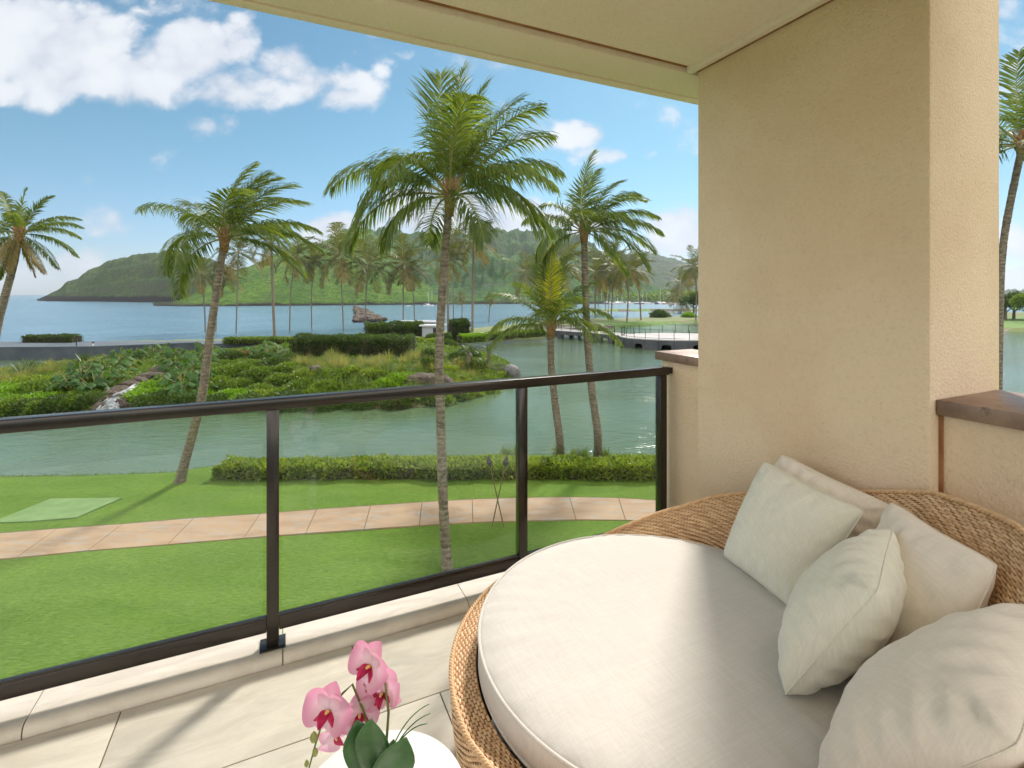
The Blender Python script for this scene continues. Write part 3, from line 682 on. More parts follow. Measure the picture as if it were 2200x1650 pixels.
strip = [[p.x, p.y] for p in w0] + poly([(700, 749), (985, 735), (1175, 725), (1195, 716), (1240, 710.5), (1290, 708), (1337, 703.5), (1380, 700), (1444, 695.5), (1500, 692.5), (1600, 691), (1800, 697), (2000, 704), (2150, 712), (2300, 716), (2900, 720)], LAG).tolist()
far = [(260, 175), (150, 165), (70, 150), (45, 136), (26, 126), (12, 124), (4, 108), (-4, 94), (-14, 80), (-26, 73), (-36, 68), (-60, 63), (-200, 62)]
strip = np.array(strip + [list(p) for p in far])
spit = np.array([[15, 268], [40, 282], [75, 289], [140, 292], [200, 292], [200, 298], [130, 299], [70, 296], [38, 290], [12, 274]])
jetty = np.array([PX(752, 684, SEA)[:2], PX(800, 690, SEA)[:2], PX(835, 686, SEA)[:2], PX(810, 675, SEA)[:2], PX(785, 664, SEA)[:2], PX(752, 656.5, SEA)[:2], PX(700, 655, SEA)[:2], PX(700, 656.2, SEA)[:2], PX(742, 658, SEA)[:2], PX(768, 666, SEA)[:2], PX(770, 676, SEA)[:2]])
def sstep(x, a, b):
    t = np.clip((x - a) / (b - a), 0, 1); return t * t * (3 - 2 * t)
def height(x, y):
    x = np.asarray(x, float); y = np.asarray(y, float)
    d1, d2, d3 = sdist(x, y, near), sdist(x, y, isl), sdist(x, y, strip)
    bed = np.where((d3 < 0) & (y > 58) & (sdist(x, y, LAGP) < 0), -5.5, -1.6)
    n = fbm(x * .35, y * .35, 4) - .5
    h1 = LAG - .25 + sstep(d1, -1.0, 1.4) * .75 + .04 * n * (d1 > 0)
    h1 = np.where(d1 > -1.0, h1, bed)
    top = np.interp(x, [-60, -32, -22, -12, 2, 8], [.15, .25, .75, 1.05, 1.0, .6])
    h2 = -1.0 + sstep(d2, -1.2, .6) * .62 + sstep(d2, .2, 6.5) * (top + .38) + .35 * n * sstep(d2, 0, 3)
    h3 = -1.0 + sstep(d3, -.6, .6) * 1.15 + .05 * n
    lag_side = sdist(x, y, LAGP) > -2
    h3 = np.where(lag_side, h3, np.where(d3 > 0, .15 + .1 * n, .15 - np.clip(-d3 / 6, 0, 1) * 5.7))
    h4 = SEA - 1.2 + sstep(sdist(x, y, spit), -3, 2.5) * 2.6 - 20 * (y < 200)
    h5 = SEA - 1.2 + sstep(sdist(x, y, jetty), -3, 4) * 2.3 - 20 * (y < 150)
    return np.maximum.reduce([h1, np.where(d2 > -1.2, h2, bed), np.where(d3 > (-.6 if False else -7), h3, bed), h4, h5])
lag_outline = [(-400, 5), (-400, 57), (-60, 57.5), (-34, 60), (-20, 64), (-8, 72), (4, 84), (14, 112), (24, 123), (45, 128), (70, 138), (150, 150), (300, 150), (300, 5)]
LAGP = np.array(lag_outline, float)
# ground grid: fine near, coarse far
ys = [-26.0]
while ys[-1] < 330: ys.append(ys[-1] + max(.22, (abs(ys[-1]) + 14) * .0105))
ys = np.array(ys); us = np.linspace(-1.75, 1.75, 340)
Yg, Ug = np.meshgrid(ys, us, indexing='ij'); Xg = Ug * (np.abs(Yg) + 16)
Hg = height(Xg, Yg)
nY, nX = Yg.shape
i, j = np.meshgrid(np.arange(nY - 1), np.arange(nX - 1), indexing='ij'); i = i.ravel(); j = j.ravel()
F = np.stack([i * nX + j, i * nX + j + 1, (i + 1) * nX + j + 1, (i + 1) * nX + j], 1)
me = mesh('ground', np.stack([Xg, Yg, Hg], -1).reshape(-1, 3), F, [M['lawn'], M['soil'], M['strand'], M['bed'], M['rock'], M['green_turf']], True)
fx = Xg.ravel()[F].mean(1); fy = Yg.ravel()[F].mean(1); fz = Hg.ravel()[F].mean(1)
mi = np.full(len(F), 3); mi[(sdist(fx, fy, near) > -.15) & (fz > -.45)] = 0; mi[(sdist(fx, fy, isl) > -.3)] = 1
st_ = (sdist(fx, fy, strip) > -5) & (sdist(fx, fy, isl) < 0) & (fz > -1.2); mi[st_] = 2
green = st_ & (sdist(fx, fy, np.array([[6, 82], [14, 96], [20, 108], [60, 122], [300, 160], [300, 90], [60, 90], [30, 75], [9, 72]], float)) > 0); mi[green] = 5
mi[fy > 175] = 4; mi[(fy > 175) & (sdist(fx, fy, spit) > .6)] = 5
me.polygons.foreach_set('material_index', mi.astype(np.int32)); me.update()
ground = link('ground', me); ground['kind'] = 'structure'
lag = link('lagoon_water', mesh('lagoon_water', [(x, y, LAG) for x, y in lag_outline], [tuple(range(len(lag_outline)))[::-1]], M['lagoon'])); lag['kind'] = 'structure'
sea = link('sea', mesh('sea', [(-9000, 40, SEA), (9000, 40, SEA), (9000, 14000, SEA), (-9000, 14000, SEA)], [(0, 1, 2, 3)], M['sea'])); sea['kind'] = 'structure'

# ------------------------------------------------------------------ hills
def hill(name, ridge, shore, deep, amp, seed, mat, cliff=0, gul=40.0, nu=520, nv=170, pw=.8, steps=0):
    """land rising from a shoreline (u, depth) to a ridge (u, v) at depth `deep(u)`"""
    u = np.linspace(ridge[0][0], ridge[-1][0], nu)
    rv = np.interp(u, [p[0] for p in ridge], [p[1] for p in ridge]); sdp = np.interp(u, [p[0] for p in shore], [p[1] for p in shore])
    dd = np.interp(u, [p[0] for p in deep], [p[1] for p in deep])
    rv = rv + (fbm(u * .055 + seed, u * 0 + seed, 5) - .5) * (5 if name == 'headland' else 9) + (fbm(u * .22 + seed, u * 0, 3) - .45) * (7 if name in ('mountain_range', 'far_hills') else 2)
    t = np.concatenate([np.linspace(0, 1, nv), np.linspace(1.02, 1.5, 12)])
    U, T_ = np.meshgrid(u, t, indexing='ij'); SD, DD, RV = sdp[:, None], dd[:, None], rv[:, None]
    Yh = SD + (DD - SD) * T_; Xh = (U - 1100) / FL * Yh
    zr = CZ + (HZ - RV) * DD / FL - SEA
    zr = np.maximum(zr, 1)
    base = zr * np.clip(T_, 0, 1) ** pw
    base = np.where(T_ > 1, zr * (1 - (T_ - 1) * 1.9), base)
    rid = fbm(Xh / gul + seed, Yh / (gul * 2.6) + seed, 6, True) - .52; fine = fbm(Xh / (gul * .16) + seed, Yh / (gul * .16), 4) - .5
    env = np.clip(T_ * (1.0 - T_) * 4, 0, 1) ** .7
    z = base + zr * env * amp * rid + zr * .055 * fine * np.clip(T_ * 6, 0, 1)
    if steps: z = z + zr * .035 * steps * np.sin(z / zr * 22 + 3 * fbm(Xh / 150 + seed, Yh / 150, 3)) * env
    z = np.maximum(z, 0) + np.where(T_ * (DD - SD) < 6, cliff * np.clip(T_ * (DD - SD) / 2.5, 0, 1), cliff)
    z = np.where(T_ > 1, np.maximum(z, -3), z) + SEA; z[:, 0] = SEA - 1
    n2 = len(t); i, j = np.meshgrid(np.arange(nu - 1), np.arange(n2 - 1), indexing='ij'); i = i.ravel(); j = j.ravel()
    F = np.stack([i * n2 + j, (i + 1) * n2 + j, (i + 1) * n2 + j + 1, i * n2 + j + 1], 1)
    o = link(name, mesh(name, np.stack([Xh, Yh, z], -1).reshape(-1, 3), F, mat, True)); o['kind'] = 'structure'; return o
def hillmat(name, g1, g2, g3, rock, sc, cz=3):
    m, t = newmat(name); g = t.n('ShaderNodeNewGeometry'); p = g.outputs['Position']; nz = t.n('ShaderNodeSeparateXYZ', {0: g.outputs['Normal']}).outputs[2]; z = t.n('ShaderNodeSeparateXYZ', {0: p}).outputs[2]
    a = t.ss(t.noise(p, sc, 8, .68), .36, .64); b = t.ss(t.noise(mp(t, p, (1, 1, 2.5)), sc * 9, 8, .8), .46, .60)
    col = t.mix(a, g1, g2); col = t.mix(b, col, g3)
    out = t.ss(t.noise(mp(t, p, (1, 1, 7)), sc * 2.2, 8, .72), .50, .62); col = t.mix(t.m('MULTIPLY', out, .62), col, rock)
    nn = t.noise(p, sc * 3, 6, .7)
    st = t.ss(t.m('ADD', nz, t.m('MULTIPLY', t.m('SUBTRACT', nn, .5), .55)), .62, .42)
    col = t.mix(t.m('MULTIPLY', st, .75), col, rock)
    low = t.ss(t.m('ADD', z, t.m('MULTIPLY', t.m('SUBTRACT', nn, .5), 9)), SEA + cz + 2.5, SEA + cz)
    col = t.mix(low, col, (.03, .026, .024))
    finish(t, pbr(t, col, .95, t.m('ADD', t.noise(p, sc * 6, 7, .75), t.m('MULTIPLY', t.noise(p, sc * 22, 4), .3)), 1.0, 4.5, Specular_IOR_Level=.1)); return m
M['hill_dark'] = hillmat('headland', (.050, .098, .025), (.10, .15, .042), (.024, .045, .016), (.085, .083, .06), .03, 6)
M['hill_green'] = hillmat('green_slopes', (.065, .145, .018), (.13, .23, .026), (.035, .085, .016), (.085, .115, .045), .022, .8)
M['hill_mid'] = hillmat('mid_range', (.038, .098, .026), (.072, .150, .032), (.022, .06, .020), (.075, .085, .06), .014, 1)
M['hill_far'] = hillmat('far_range', (.05, .085, .045), (.075, .11, .055), (.035, .06, .04), (.09, .09, .085), .006, 1)
hill('far_hills', [(1290, 640), (1335, 560), (1352, 551), (1372, 546), (1396, 546), (1412, 556), (1428, 560), (1450, 563), (1468, 572), (1486, 569), (1500, 575), (1560, 585), (1700, 610), (1900, 622), (2400, 625), (2800, 628)],
     [(1290, 700), (2800, 900)], [(1290, 2600), (2800, 2900)], .35, 5.3, M['hill_far'], 0, 190)
hill('mountain_range', [(700, 540), (735, 497), (760, 497), (790, 500), (812, 503), (835, 508), (860, 514), (900, 516), (950, 514), (985, 513), (1005, 512), (1020, 506), (1034, 494), (1048, 491), (1058, 500), (1075, 508), (1088, 510), (1102, 508), (1111, 505), (1120, 509), (1150, 507),
     (1185, 498), (1200, 499), (1225, 510), (1250, 522), (1262, 533), (1275, 536), (1290, 547), (1305, 560), (1330, 573), (1360, 590), (1400, 608), (1440, 622), (1480, 634), (1520, 642)],
     [(700, 520), (900, 500), (1060, 505), (1200, 510), (1520, 520)], [(700, 1250), (1000, 1350), (1200, 1500), (1520, 1000)], .62, 2.1, M['hill_mid'], .8, 95, pw=.95, steps=1)
hill('green_hill', [(330, 655), (370, 650), (400, 640), (440, 612), (480, 590), (520, 578), (545, 571), (570, 560), (600, 543), (640, 529), (680, 524), (715, 514), (735, 501), (765, 499), (800, 505), (830, 520), (870, 560), (930, 600), (1010, 640), (1060, 652)],
     [(330, 430), (385, 405), (500, 415), (700, 440), (900, 470), (1060, 500)], [(330, 520), (520, 700), (760, 950), (1060, 720)], .34, 8.7, M['hill_green'], .6, 60, pw=.85)
hill('headland', [(80, 645), (105, 634), (130, 622), (142, 608), (165, 600), (185, 586), (212, 574), (232, 563), (262, 555), (300, 547), (345, 543.5), (388, 543), (430, 552), (470, 568), (510, 585), (560, 620), (600, 645)],
     [(80, 760), (105, 700), (200, 680), (290, 640), (360, 590), (430, 550), (600, 560)], [(80, 830), (110, 790), (300, 900), (450, 900), (600, 700)], .24, 4.4, M['hill_dark'], 1.5, 70, pw=.62, steps=2.2)

# ------------------------------------------------------------------ walls, footpath, promenade
def slabpoly(name, pts, z1, thick, mat, parent=None, kind=None):
    n = len(pts); V = [(p[0], p[1], z1 - thick) for p in pts] + [(p[0], p[1], z1) for p in pts]
    F = [tuple(range(n))[::-1], tuple(range(n, 2 * n))] + [(i, (i + 1) % n, n + (i + 1) % n, n + i) for i in range(n)]
    o = link(name, mesh(name, V, F, mat), parent)
    if kind: o['kind'] = kind
    return o
fp = empty('footpath', PX(800, 1110, 0)); fp['kind'] = 'structure'
jt = [((-330, 1172), (-480, 1246)), ((-170, 1160), (-290, 1227)), ((-15, 1147), (-130, 1211)), ((123, 1136), (36, 1197)), ((262.5, 1126), (189, 1182)), ((416, 1113), (361, 1169)), ((559, 1104), (524, 1155)), ((680, 1094.5), (657, 1145)), ((796, 1086.5), (782, 1136.5)), ((906.5, 1079), (901, 1128)),
      ((1014.5, 1073), (1016, 1121.5)), ((1118, 1069.5), (1122, 1118)), ((1223.6, 1068), (1237.5, 1115.5)), ((1329, 1070), (1343.6, 1116.5)), ((1430, 1076), (1452, 1121)), ((1535, 1086), (1562, 1131)), ((1645, 1100), (1680, 1146)), ((1760, 1118), (1800, 1165))]
for (p0, p1), (q0, q1) in zip(jt[:-1], jt[1:]):
    a, b, c, d = [Vector(PX(u, v, .03)) - fp.location for u, v in (p0, q0, q1, p1)]
    sh = (b - a).normalized() * .009; sh2 = (c - d).normalized() * .009
    slabpoly('paving_slab', [a + sh, b - sh, c - sh2, d + sh2], .03, .06, M['path'], fp)
edge = [PX(*j[0], .0) for j in jt] + [PX(*j[1], 0) for j in jt[::-1]]
o = slabpoly('joint_bed', [p - fp.location for p in edge], .014, .05, M['joint'], fp)
hatch = slabpoly('utility_cover', [PX(u, v, .02) for u, v in ((109, 1072), (262, 1070), (165, 1112), (60, 1121), (-20, 1124))][::-1], .035, .06, M['hatch']); tag(hatch, 'flat green utility cover set in the lawn at the left', 'utility cover')

def wallstrip(name, pts, z0, z1, th, mat, parent=None, kind=None):
    """an upright wall along a line of points"""
    P = [Vector((p[0], p[1], 0)) for p in pts]; n = len(P); V = []
    for i, p in enumerate(P):
        t_ = (P[min(i + 1, n - 1)] - P[max(i - 1, 0)]).normalized(); nn = Vector((-t_.y, t_.x, 0)) * th / 2
        V += [(p.x - nn.x, p.y - nn.y, z0), (p.x + nn.x, p.y + nn.y, z0), (p.x + nn.x, p.y + nn.y, z1), (p.x - nn.x, p.y - nn.y, z1)]
    F = [(i * 4 + k, (i + 1) * 4 + k, (i + 1) * 4 + (k + 1) % 4, i * 4 + (k + 1) % 4) for i in range(n - 1) for k in range(4)] + [(0, 1, 2, 3), (n * 4 - 1, n * 4 - 2, n * 4 - 3, n * 4 - 4)]
    o = link(name, mesh(name, V, F, mat), parent)
    if kind: o['kind'] = kind
    return o
sw = empty('sea_wall', (w0[1].x, w0[1].y, LAG)); tag(sw, 'long low grey sea wall edging the promenade at the left', 'wall')
wp = [Vector(p) - sw.location for p in (w0[0], w0[1], w0[2], w0[3])]
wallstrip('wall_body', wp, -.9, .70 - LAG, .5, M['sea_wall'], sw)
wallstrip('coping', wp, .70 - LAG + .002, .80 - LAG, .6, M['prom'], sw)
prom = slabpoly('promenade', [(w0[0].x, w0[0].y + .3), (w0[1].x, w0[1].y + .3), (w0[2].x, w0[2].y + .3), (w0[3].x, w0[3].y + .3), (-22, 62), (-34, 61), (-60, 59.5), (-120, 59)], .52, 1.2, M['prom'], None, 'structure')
qw = empty('quay_wall', PX(1080, 735, LAG)); tag(qw, 'brown retaining wall of the quay leading to the footbridge', 'wall')
qp = [PX(u, v, LAG) - qw.location for u, v in ((955, 737.5), (1000, 734.5), (1060, 731), (1110, 728), (1178, 724.3))]
wallstrip('wall_body', qp, -.6, .72, .5, M['wall_brown'], qw); wallstrip('coping', qp, .722, .80, .62, M['paving'], qw)
quay = slabpoly('quay_path', [(p.x + qw.location.x, p.y + qw.location.y + .35) for p in qp] + [(9.0, 84), (2, 83), (-6, 76.5), (-10, 72)], .26, .5, M['paving'], None, 'structure')
plaza = slabpoly('road', [(2.0, 83.5), (9.5, 84.5), (13.5, 90), (19, 93), (16, 97), (9, 94.5), (0, 91)], .30, .5, M['asphalt'], None, 'structure')
# ------------------------------------------------------------------ footbridge
def arcwall(name, a, b, z0, z1, bays, ow, oh, mat, parent, th=.35):
    """a wall from a to b with `bays` arched openings at the waterline"""
    a, b = Vector((a[0], a[1], 0)), Vector((b[0], b[1], 0)); Ln = (b - a).length; dr = (b - a) / Ln; nn = Vector((-dr.y, dr.x, 0)) * th / 2
    ss_ = [0.0]
    for k in range(bays):
        c = Ln * (k + .5) / bays
        ss_ += [c - ow / 2 - .001] + [c - ow / 2 + ow * q / 10 for q in range(11)] + [c + ow / 2 + .001]
    ss_.append(Ln); V = []
    for s_ in ss_:
        lo = z0
        for k in range(bays):
            q = (s_ - Ln * (k + .5) / bays) / (ow / 2)
            if abs(q) <= 1.0: lo = LAG + oh * (.72 + .28 * math.sqrt(max(0, 1 - q * q)))
        p = a + dr * s_
        V += [(p.x - nn.x, p.y - nn.y, lo), (p.x + nn.x, p.y + nn.y, lo), (p.x + nn.x, p.y + nn.y, z1), (p.x - nn.x, p.y - nn.y, z1)]
    m_ = len(ss_); F = [(i * 4 + k, (i + 1) * 4 + k, (i + 1) * 4 + (k + 1) % 4, i * 4 + (k + 1) % 4) for i in range(m_ - 1) for k in range(4)] + [(0, 1, 2, 3), (m_ * 4 - 1, m_ * 4 - 2, m_ * 4 - 3, m_ * 4 - 4)]
    return link(name, mesh(name, V, F, mat), parent)
bo = PX(1178, 724.3, LAG); br = empty('footbridge', bo); tag(br, 'low grey footbridge with arched openings and round platform over the lagoon', 'bridge')
DK = .62
f_ = [PX(1178, 724.3, LAG), PX(1206, 727, LAG), PX(1262, 731.5, LAG), PX(1340, 740, LAG)]
loc = lambda p, z=0: Vector((p[0] - bo.x, p[1] - bo.y, z - bo.z))
def seg3(p): return (p[0] - bo.x, p[1] - bo.y)
for (p, q), nb in zip(zip(f_[:-1], f_[1:]), (1, 3, 3)):
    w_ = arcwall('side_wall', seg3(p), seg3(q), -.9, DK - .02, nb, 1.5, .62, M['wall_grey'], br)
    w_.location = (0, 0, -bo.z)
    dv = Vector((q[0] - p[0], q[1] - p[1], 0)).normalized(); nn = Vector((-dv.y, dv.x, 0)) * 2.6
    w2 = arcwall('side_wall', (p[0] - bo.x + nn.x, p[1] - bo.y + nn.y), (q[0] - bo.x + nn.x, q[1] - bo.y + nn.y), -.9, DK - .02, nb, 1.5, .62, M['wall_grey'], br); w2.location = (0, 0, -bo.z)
    slabpoly('deck', [loc(p) - dv * .0 - nn * .08, loc(q) - nn * .08, loc(q) + nn * 1.08, loc(p) + nn * 1.08], DK + .08 - bo.z, .098, M['deck'], br)
# round platform
pc = Vector((21.2, 64.8, 0)); PR_ = 7.0
ang = [R(a_) for a_ in range(0, 360, 15)]
pp = [Vector((pc.x + PR_ * 1.0 * math.cos(a_), pc.y + PR_ * .78 * math.sin(a_), 0)) for a_ in ang]
for i in range(24):
    p, q = pp[i], pp[(i + 1) % 24]
    w_ = arcwall('side_wall', seg3(p), seg3(q), -.9, DK - .02, 1 if i % 2 else 0 or 1, 1.1 if i % 2 == 0 else .02, .62, M['wall_grey'], br, .3); w_.location = (0, 0, -bo.z)
slabpoly('deck', [loc(p * 1.0 + (p - pc) * .03) for p in pp], DK + .11 - bo.z, .12, M['deck'], br)
lk = [PX(1340, 740, LAG), pc + Vector((-PR_ * .93, -1.6, 0))]
def fence_line(pts, h, step, z, parent, mat):
    pts = [Vector((p[0], p[1], 0)) for p in pts]; posts_ = []
    for a, b in zip(pts[:-1], pts[1:]):
        n = max(1, round((b - a).length / step)); posts_ += [a + (b - a) * k / n for k in range(n)]
    posts_.append(pts[-1]); pm = None
    for p in posts_:
        if pm is None: pm = MB().box((0, 0, h / 2), (.055, .055, h)).mesh('rail_post', mat)
        link('rail_post', pm, parent, Vector((p.x - bo.x, p.y - bo.y, z - bo.z)))
    mb = MB()
    for zz in (h, h * .12): mb.tube([(p.x - bo.x, p.y - bo.y, z - bo.z + zz) for p in pts], .022, 4)
    mb.obj('handrail', mat, parent)
nf = [Vector((p.x, p.y, 0)) for p in f_]; dvv = Vector((-.25, .97, 0)) * 0 
fence_line([p + Vector((.05, .05, 0)) for p in nf], 1.1, 1.9, DK + .08, br, M['black'])
fence_line([p + Vector((1.75, 1.75, 0)) for p in nf], 1.1, 1.9, DK + .08, br, M['black'])
fence_line([pc + (p - pc) * .98 for p in pp] + [pc + (pp[0] - pc) * .98], 1.15, 1.9, DK + .11, br, M['black'])
lamp = empty('lamp_post', PX(1152, 717.5, .27)); tag(lamp, 'slim black lamp post on the quay before the footbridge', 'lamp post')
MB().lathe([(.12, 0), (.12, .25), (.06, .35), (.05, 2.6), (.04, 2.65)], 8).obj('post', M['black'], lamp)
MB().lathe([(.05, 2.65), (.16, 2.75), (.17, 3.0), (.03, 3.15)], 8).obj('lantern', M['black'], lamp)

# ------------------------------------------------------------------ leaf clouds
def leaves(P, D, Nn, ln, wd, fold=.25):
    """one folded four-sided leaf (2 quads) per point: P base, D direction, Nn up side"""
    n = len(P); D = D / (np.linalg.norm(D, axis=1)[:, None] + 1e-9); S_ = np.cross(D, Nn); S_ /= np.linalg.norm(S_, axis=1)[:, None] + 1e-9; U_ = np.cross(S_, D)
    ln = np.broadcast_to(ln, n)[:, None]; wd = np.broadcast_to(wd, n)[:, None]
    a = P; b = P + D * ln * .45 + S_ * wd * .5 + U_ * wd * fold; c = P + D * ln; d = P + D * ln * .45 - S_ * wd * .5 + U_ * wd * fold
    V = np.stack([a, b, c, d], 1).reshape(-1, 3); k = np.arange(n)[:, None] * 4
    F = np.concatenate([k + np.array([[0, 1, 2]]), k + np.array([[0, 2, 3]])], 1).reshape(-1, 3)
    return V, F
def rnd_dirs(n, up=0.0, r=rng):
    d = r.normal(size=(n, 3)); d[:, 2] += up; return d / np.linalg.norm(d, axis=1)[:, None]
def blob_pts(n, rx, ry, rz, r, flat=.15, lump=.28):
    d = rnd_dirs(n, .25, r); d[:, 2] = np.abs(d[:, 2]) * (1) - flat * r.random(n)
    k = 1 + lump * (fbm(d[:, 0] * 2.1 + 5 + r.random() * 9, d[:, 1] * 2.1 + d[:, 2] * 1.7 + 3, 3) - .45) * 2
    rad = (k * (1 - .45 * r.random(n) ** 2.2))
    return d * rad[:, None] * np.array([rx, ry, rz]), d
def shrub_mesh(name, n, r, h, leaf, mat, seed, aspect=.5, up=.35):
    q = np.random.default_rng(seed); P, D = blob_pts(n, r, r, h, q)
    dr = D + q.normal(size=(n, 3)) * .55 + np.array([0, 0, up]); V, F = leaves(P, dr, rnd_dirs(n, .8, q), leaf * (.6 + .8 * q.random(n)), leaf * aspect * (.7 + .6 * q.random(n)))
    return mesh(name, V, F, mat)
def core_mesh(name, r, h, mat, seed):
    V = []; F = []; n = 12
    for i in range(6):
        for k in range(n):
            a_ = 2 * math.pi * k / n; e_ = i / 5 * math.pi / 2; rr_ = r * math.cos(e_) * (.9 + .2 * math.sin(a_ * 3 + seed)) + .001
            V.append((rr_ * math.cos(a_), rr_ * math.sin(a_), h * math.sin(e_) - .1))
    F = [(i * n + k, i * n + (k + 1) % n, (i + 1) * n + (k + 1) % n, (i + 1) * n + k) for i in range(5) for k in range(n)]
    return mesh(name, V, F, mat, True)
PROT = {}
for key, args in {
    'mid': ('leaf_mid', 1500, .95, .75, .17, .5), 'bright': ('leaf_bright', 1700, .95, .70, .15, .55), 'dark': ('leaf_dark', 1600, .95, .85, .15, .5),
    'silver': ('leaf_silver', 900, .7, .5, .22, .35), 'hedgy': ('leaf_hedge', 1600, .9, .7, .15, .5), 'gold': ('leaf_gold', 900, .8, .6, .18, .5)}.items():
    PROT[key] = [(shrub_mesh('foliage', args[1], args[2], args[3], args[4], M[args[0]], 40 + k * 7 + len(key), args[5]), core_mesh('dark_core', args[2] * .68, args[3] * .66, M['hedge_core'], k)) for k in range(3)]
def ground_at(u, v, dz=0.0):
    """where the sight line through (u, v) meets the land"""
    d = np.concatenate([np.arange(10, 60, .25), np.arange(60, 330, 1.0)]); x = (u - 1100) / FL * d; z = CZ + (HZ - v) / FL * d
    h = height(x, d); k = np.argmax(z < h)
    if not (z < h).any(): k = len(d) - 1
    return Vector((x[k], d[k], float(h[k])))
def shrub(key, p, sc, label, group, name='shrub', hs=1.0, cat='shrub', k=None):
    k = random.randrange(3) if k is None else k
    e = empty(name, p, label, cat, group, random.random() * 6.28); e.scale = (sc, sc, sc * hs)
    link('foliage', PROT[key][k][0], e); link('dark_core', PROT[key][k][1], e); return e

# plants with long leaves
def strap_mesh(name, n, L0, w0_, elev, droop, mat, seed, segs=4, jit=.3, base_r=.05, taper=True):
    q = np.random.default_rng(seed); V = []; F = []
    for i in range(n):
        az = q.random() * 6.283; el = elev[0] + (elev[1] - elev[0]) * q.random(); Ls = L0 * (1 - jit * q.random())
        d = np.array([math.cos(az) * math.cos(el), math.sin(az) * math.cos(el), math.sin(el)]); p = np.array([math.cos(az), math.sin(az), 0]) * base_r * q.random()
        s_ = np.array([-math.sin(az), math.cos(az), 0.]); o_ = len(V)
        for k in range(segs + 1):
            t_ = k / segs; w_ = w0_ * (.5 + .5 * math.sin(math.pi * min(1, t_ * .8 + .15))) * (1 - t_ ** 3 if taper else 1) + .001
            V += [p + s_ * w_ / 2, p - s_ * w_ / 2]; p = p + d * Ls / segs; d = d + np.array([0, 0, -droop / segs]); d /= np.linalg.norm(d)
        F += [(o_ + 2 * k, o_ + 2 * k + 1, o_ + 2 * k + 3, o_ + 2 * k + 2) for k in range(segs)]
    return mesh(name, V, F, mat)
def lobed_leaf(s_, q, lobes=5):
    """outline of a big split leaf, as a fan of narrow lobes either side of the midrib"""
    V = []; F = []
    for sd_ in (-1, 1):
        for k in range(lobes):
            t0 = k / lobes; y0 = s_ * (.05 + .8 * t0); wl = s_ * (.52 - .30 * abs(t0 - .35)) ; o_ = len(V)
            V += [(0, y0, 0), (0, y0 + s_ * .17, 0), (sd_ * wl * .62, y0 + s_ * .24, -.03 * s_), (sd_ * wl, y0 + s_ * .28, -.16 * s_), (sd_ * wl * .66, y0 + s_ * .10, -.05 * s_)]
            F += [(o_, o_ + 1, o_ + 2, o_ + 4), (o_ + 2, o_ + 3, o_ + 4)] if sd_ < 0 else [(o_ + 4, o_ + 2, o_ + 1, o_), (o_ + 4, o_ + 3, o_ + 2)]
    return V, F
def broad_plant(seed, n=24, size=.44, stalk=1.0):
    q = np.random.default_rng(seed); mb = MB(); st = MB()
    for i in range(n):
        az = i * 2.4 + q.random() * .5; el = .35 + 1.0 * q.random(); Ls = stalk * (.6 + .5 * q.random()); r_ = math.cos(el) * Ls; tip = Vector((math.cos(az) * r_, math.sin(az) * r_, math.sin(el) * Ls))
        st.tube([(0, 0, 0), tuple(tip * .5 + Vector((0, 0, .08))), tuple(tip)], .014, 4, False)
        s_ = size * (.7 + .5 * q.random()); V, F = lobed_leaf(s_, q)
        tilt = -.25 - .7 * q.random(); Rm = Matrix.Translation(tip) @ Matrix.Rotation(az - math.pi / 2 + (q.random() - .5), 4, 'Z') @ Matrix.Rotation(tilt, 4, 'X') @ Matrix.Rotation((q.random() - .5) * .8, 4, 'Y')
        mb.add([Rm @ Vector(v) for v in V], F)
    return mb.mesh('leaves', M['leaf_broad']), st.mesh('stalks', M['rachis'])
BROAD = [broad_plant(s_) for s_ in (3, 5, 9)]
RED = [strap_mesh('leaves', 70, .62, .13, (.35, 1.45), 1.0, M['leaf_red'], s_, 3, .4, .35) for s_ in (1, 2)]
GT = [strap_mesh('blades', 150, 1.05, .022, (.85, 1.5), 1.0, M['grass_tan'], s_, 4, .5, .35) for s_ in (1, 2, 3)]
GG = [strap_mesh('blades', 150, .95, .030, (.6, 1.5), 1.5, M['grass_green'], s_, 4, .5, .3) for s_ in (4, 5)]
AG = [strap_mesh('leaves', 40, 1.0, .085, (.15, 1.3), .25, M[m_], s_, 3, .25, .08) for m_, s_ in (('leaf_silver', 6), ('leaf_dark', 7))]
def plant(kind, me_, p, sc, label, group, cat='plant'):
    e = empty(kind, p, label, cat, group, random.random() * 6.28); e.scale = (sc, sc, sc)
    for m__ in (me_ if isinstance(me_, tuple) else (me_,)): link(m__.name.split('.')[0], m__, e)
    return e

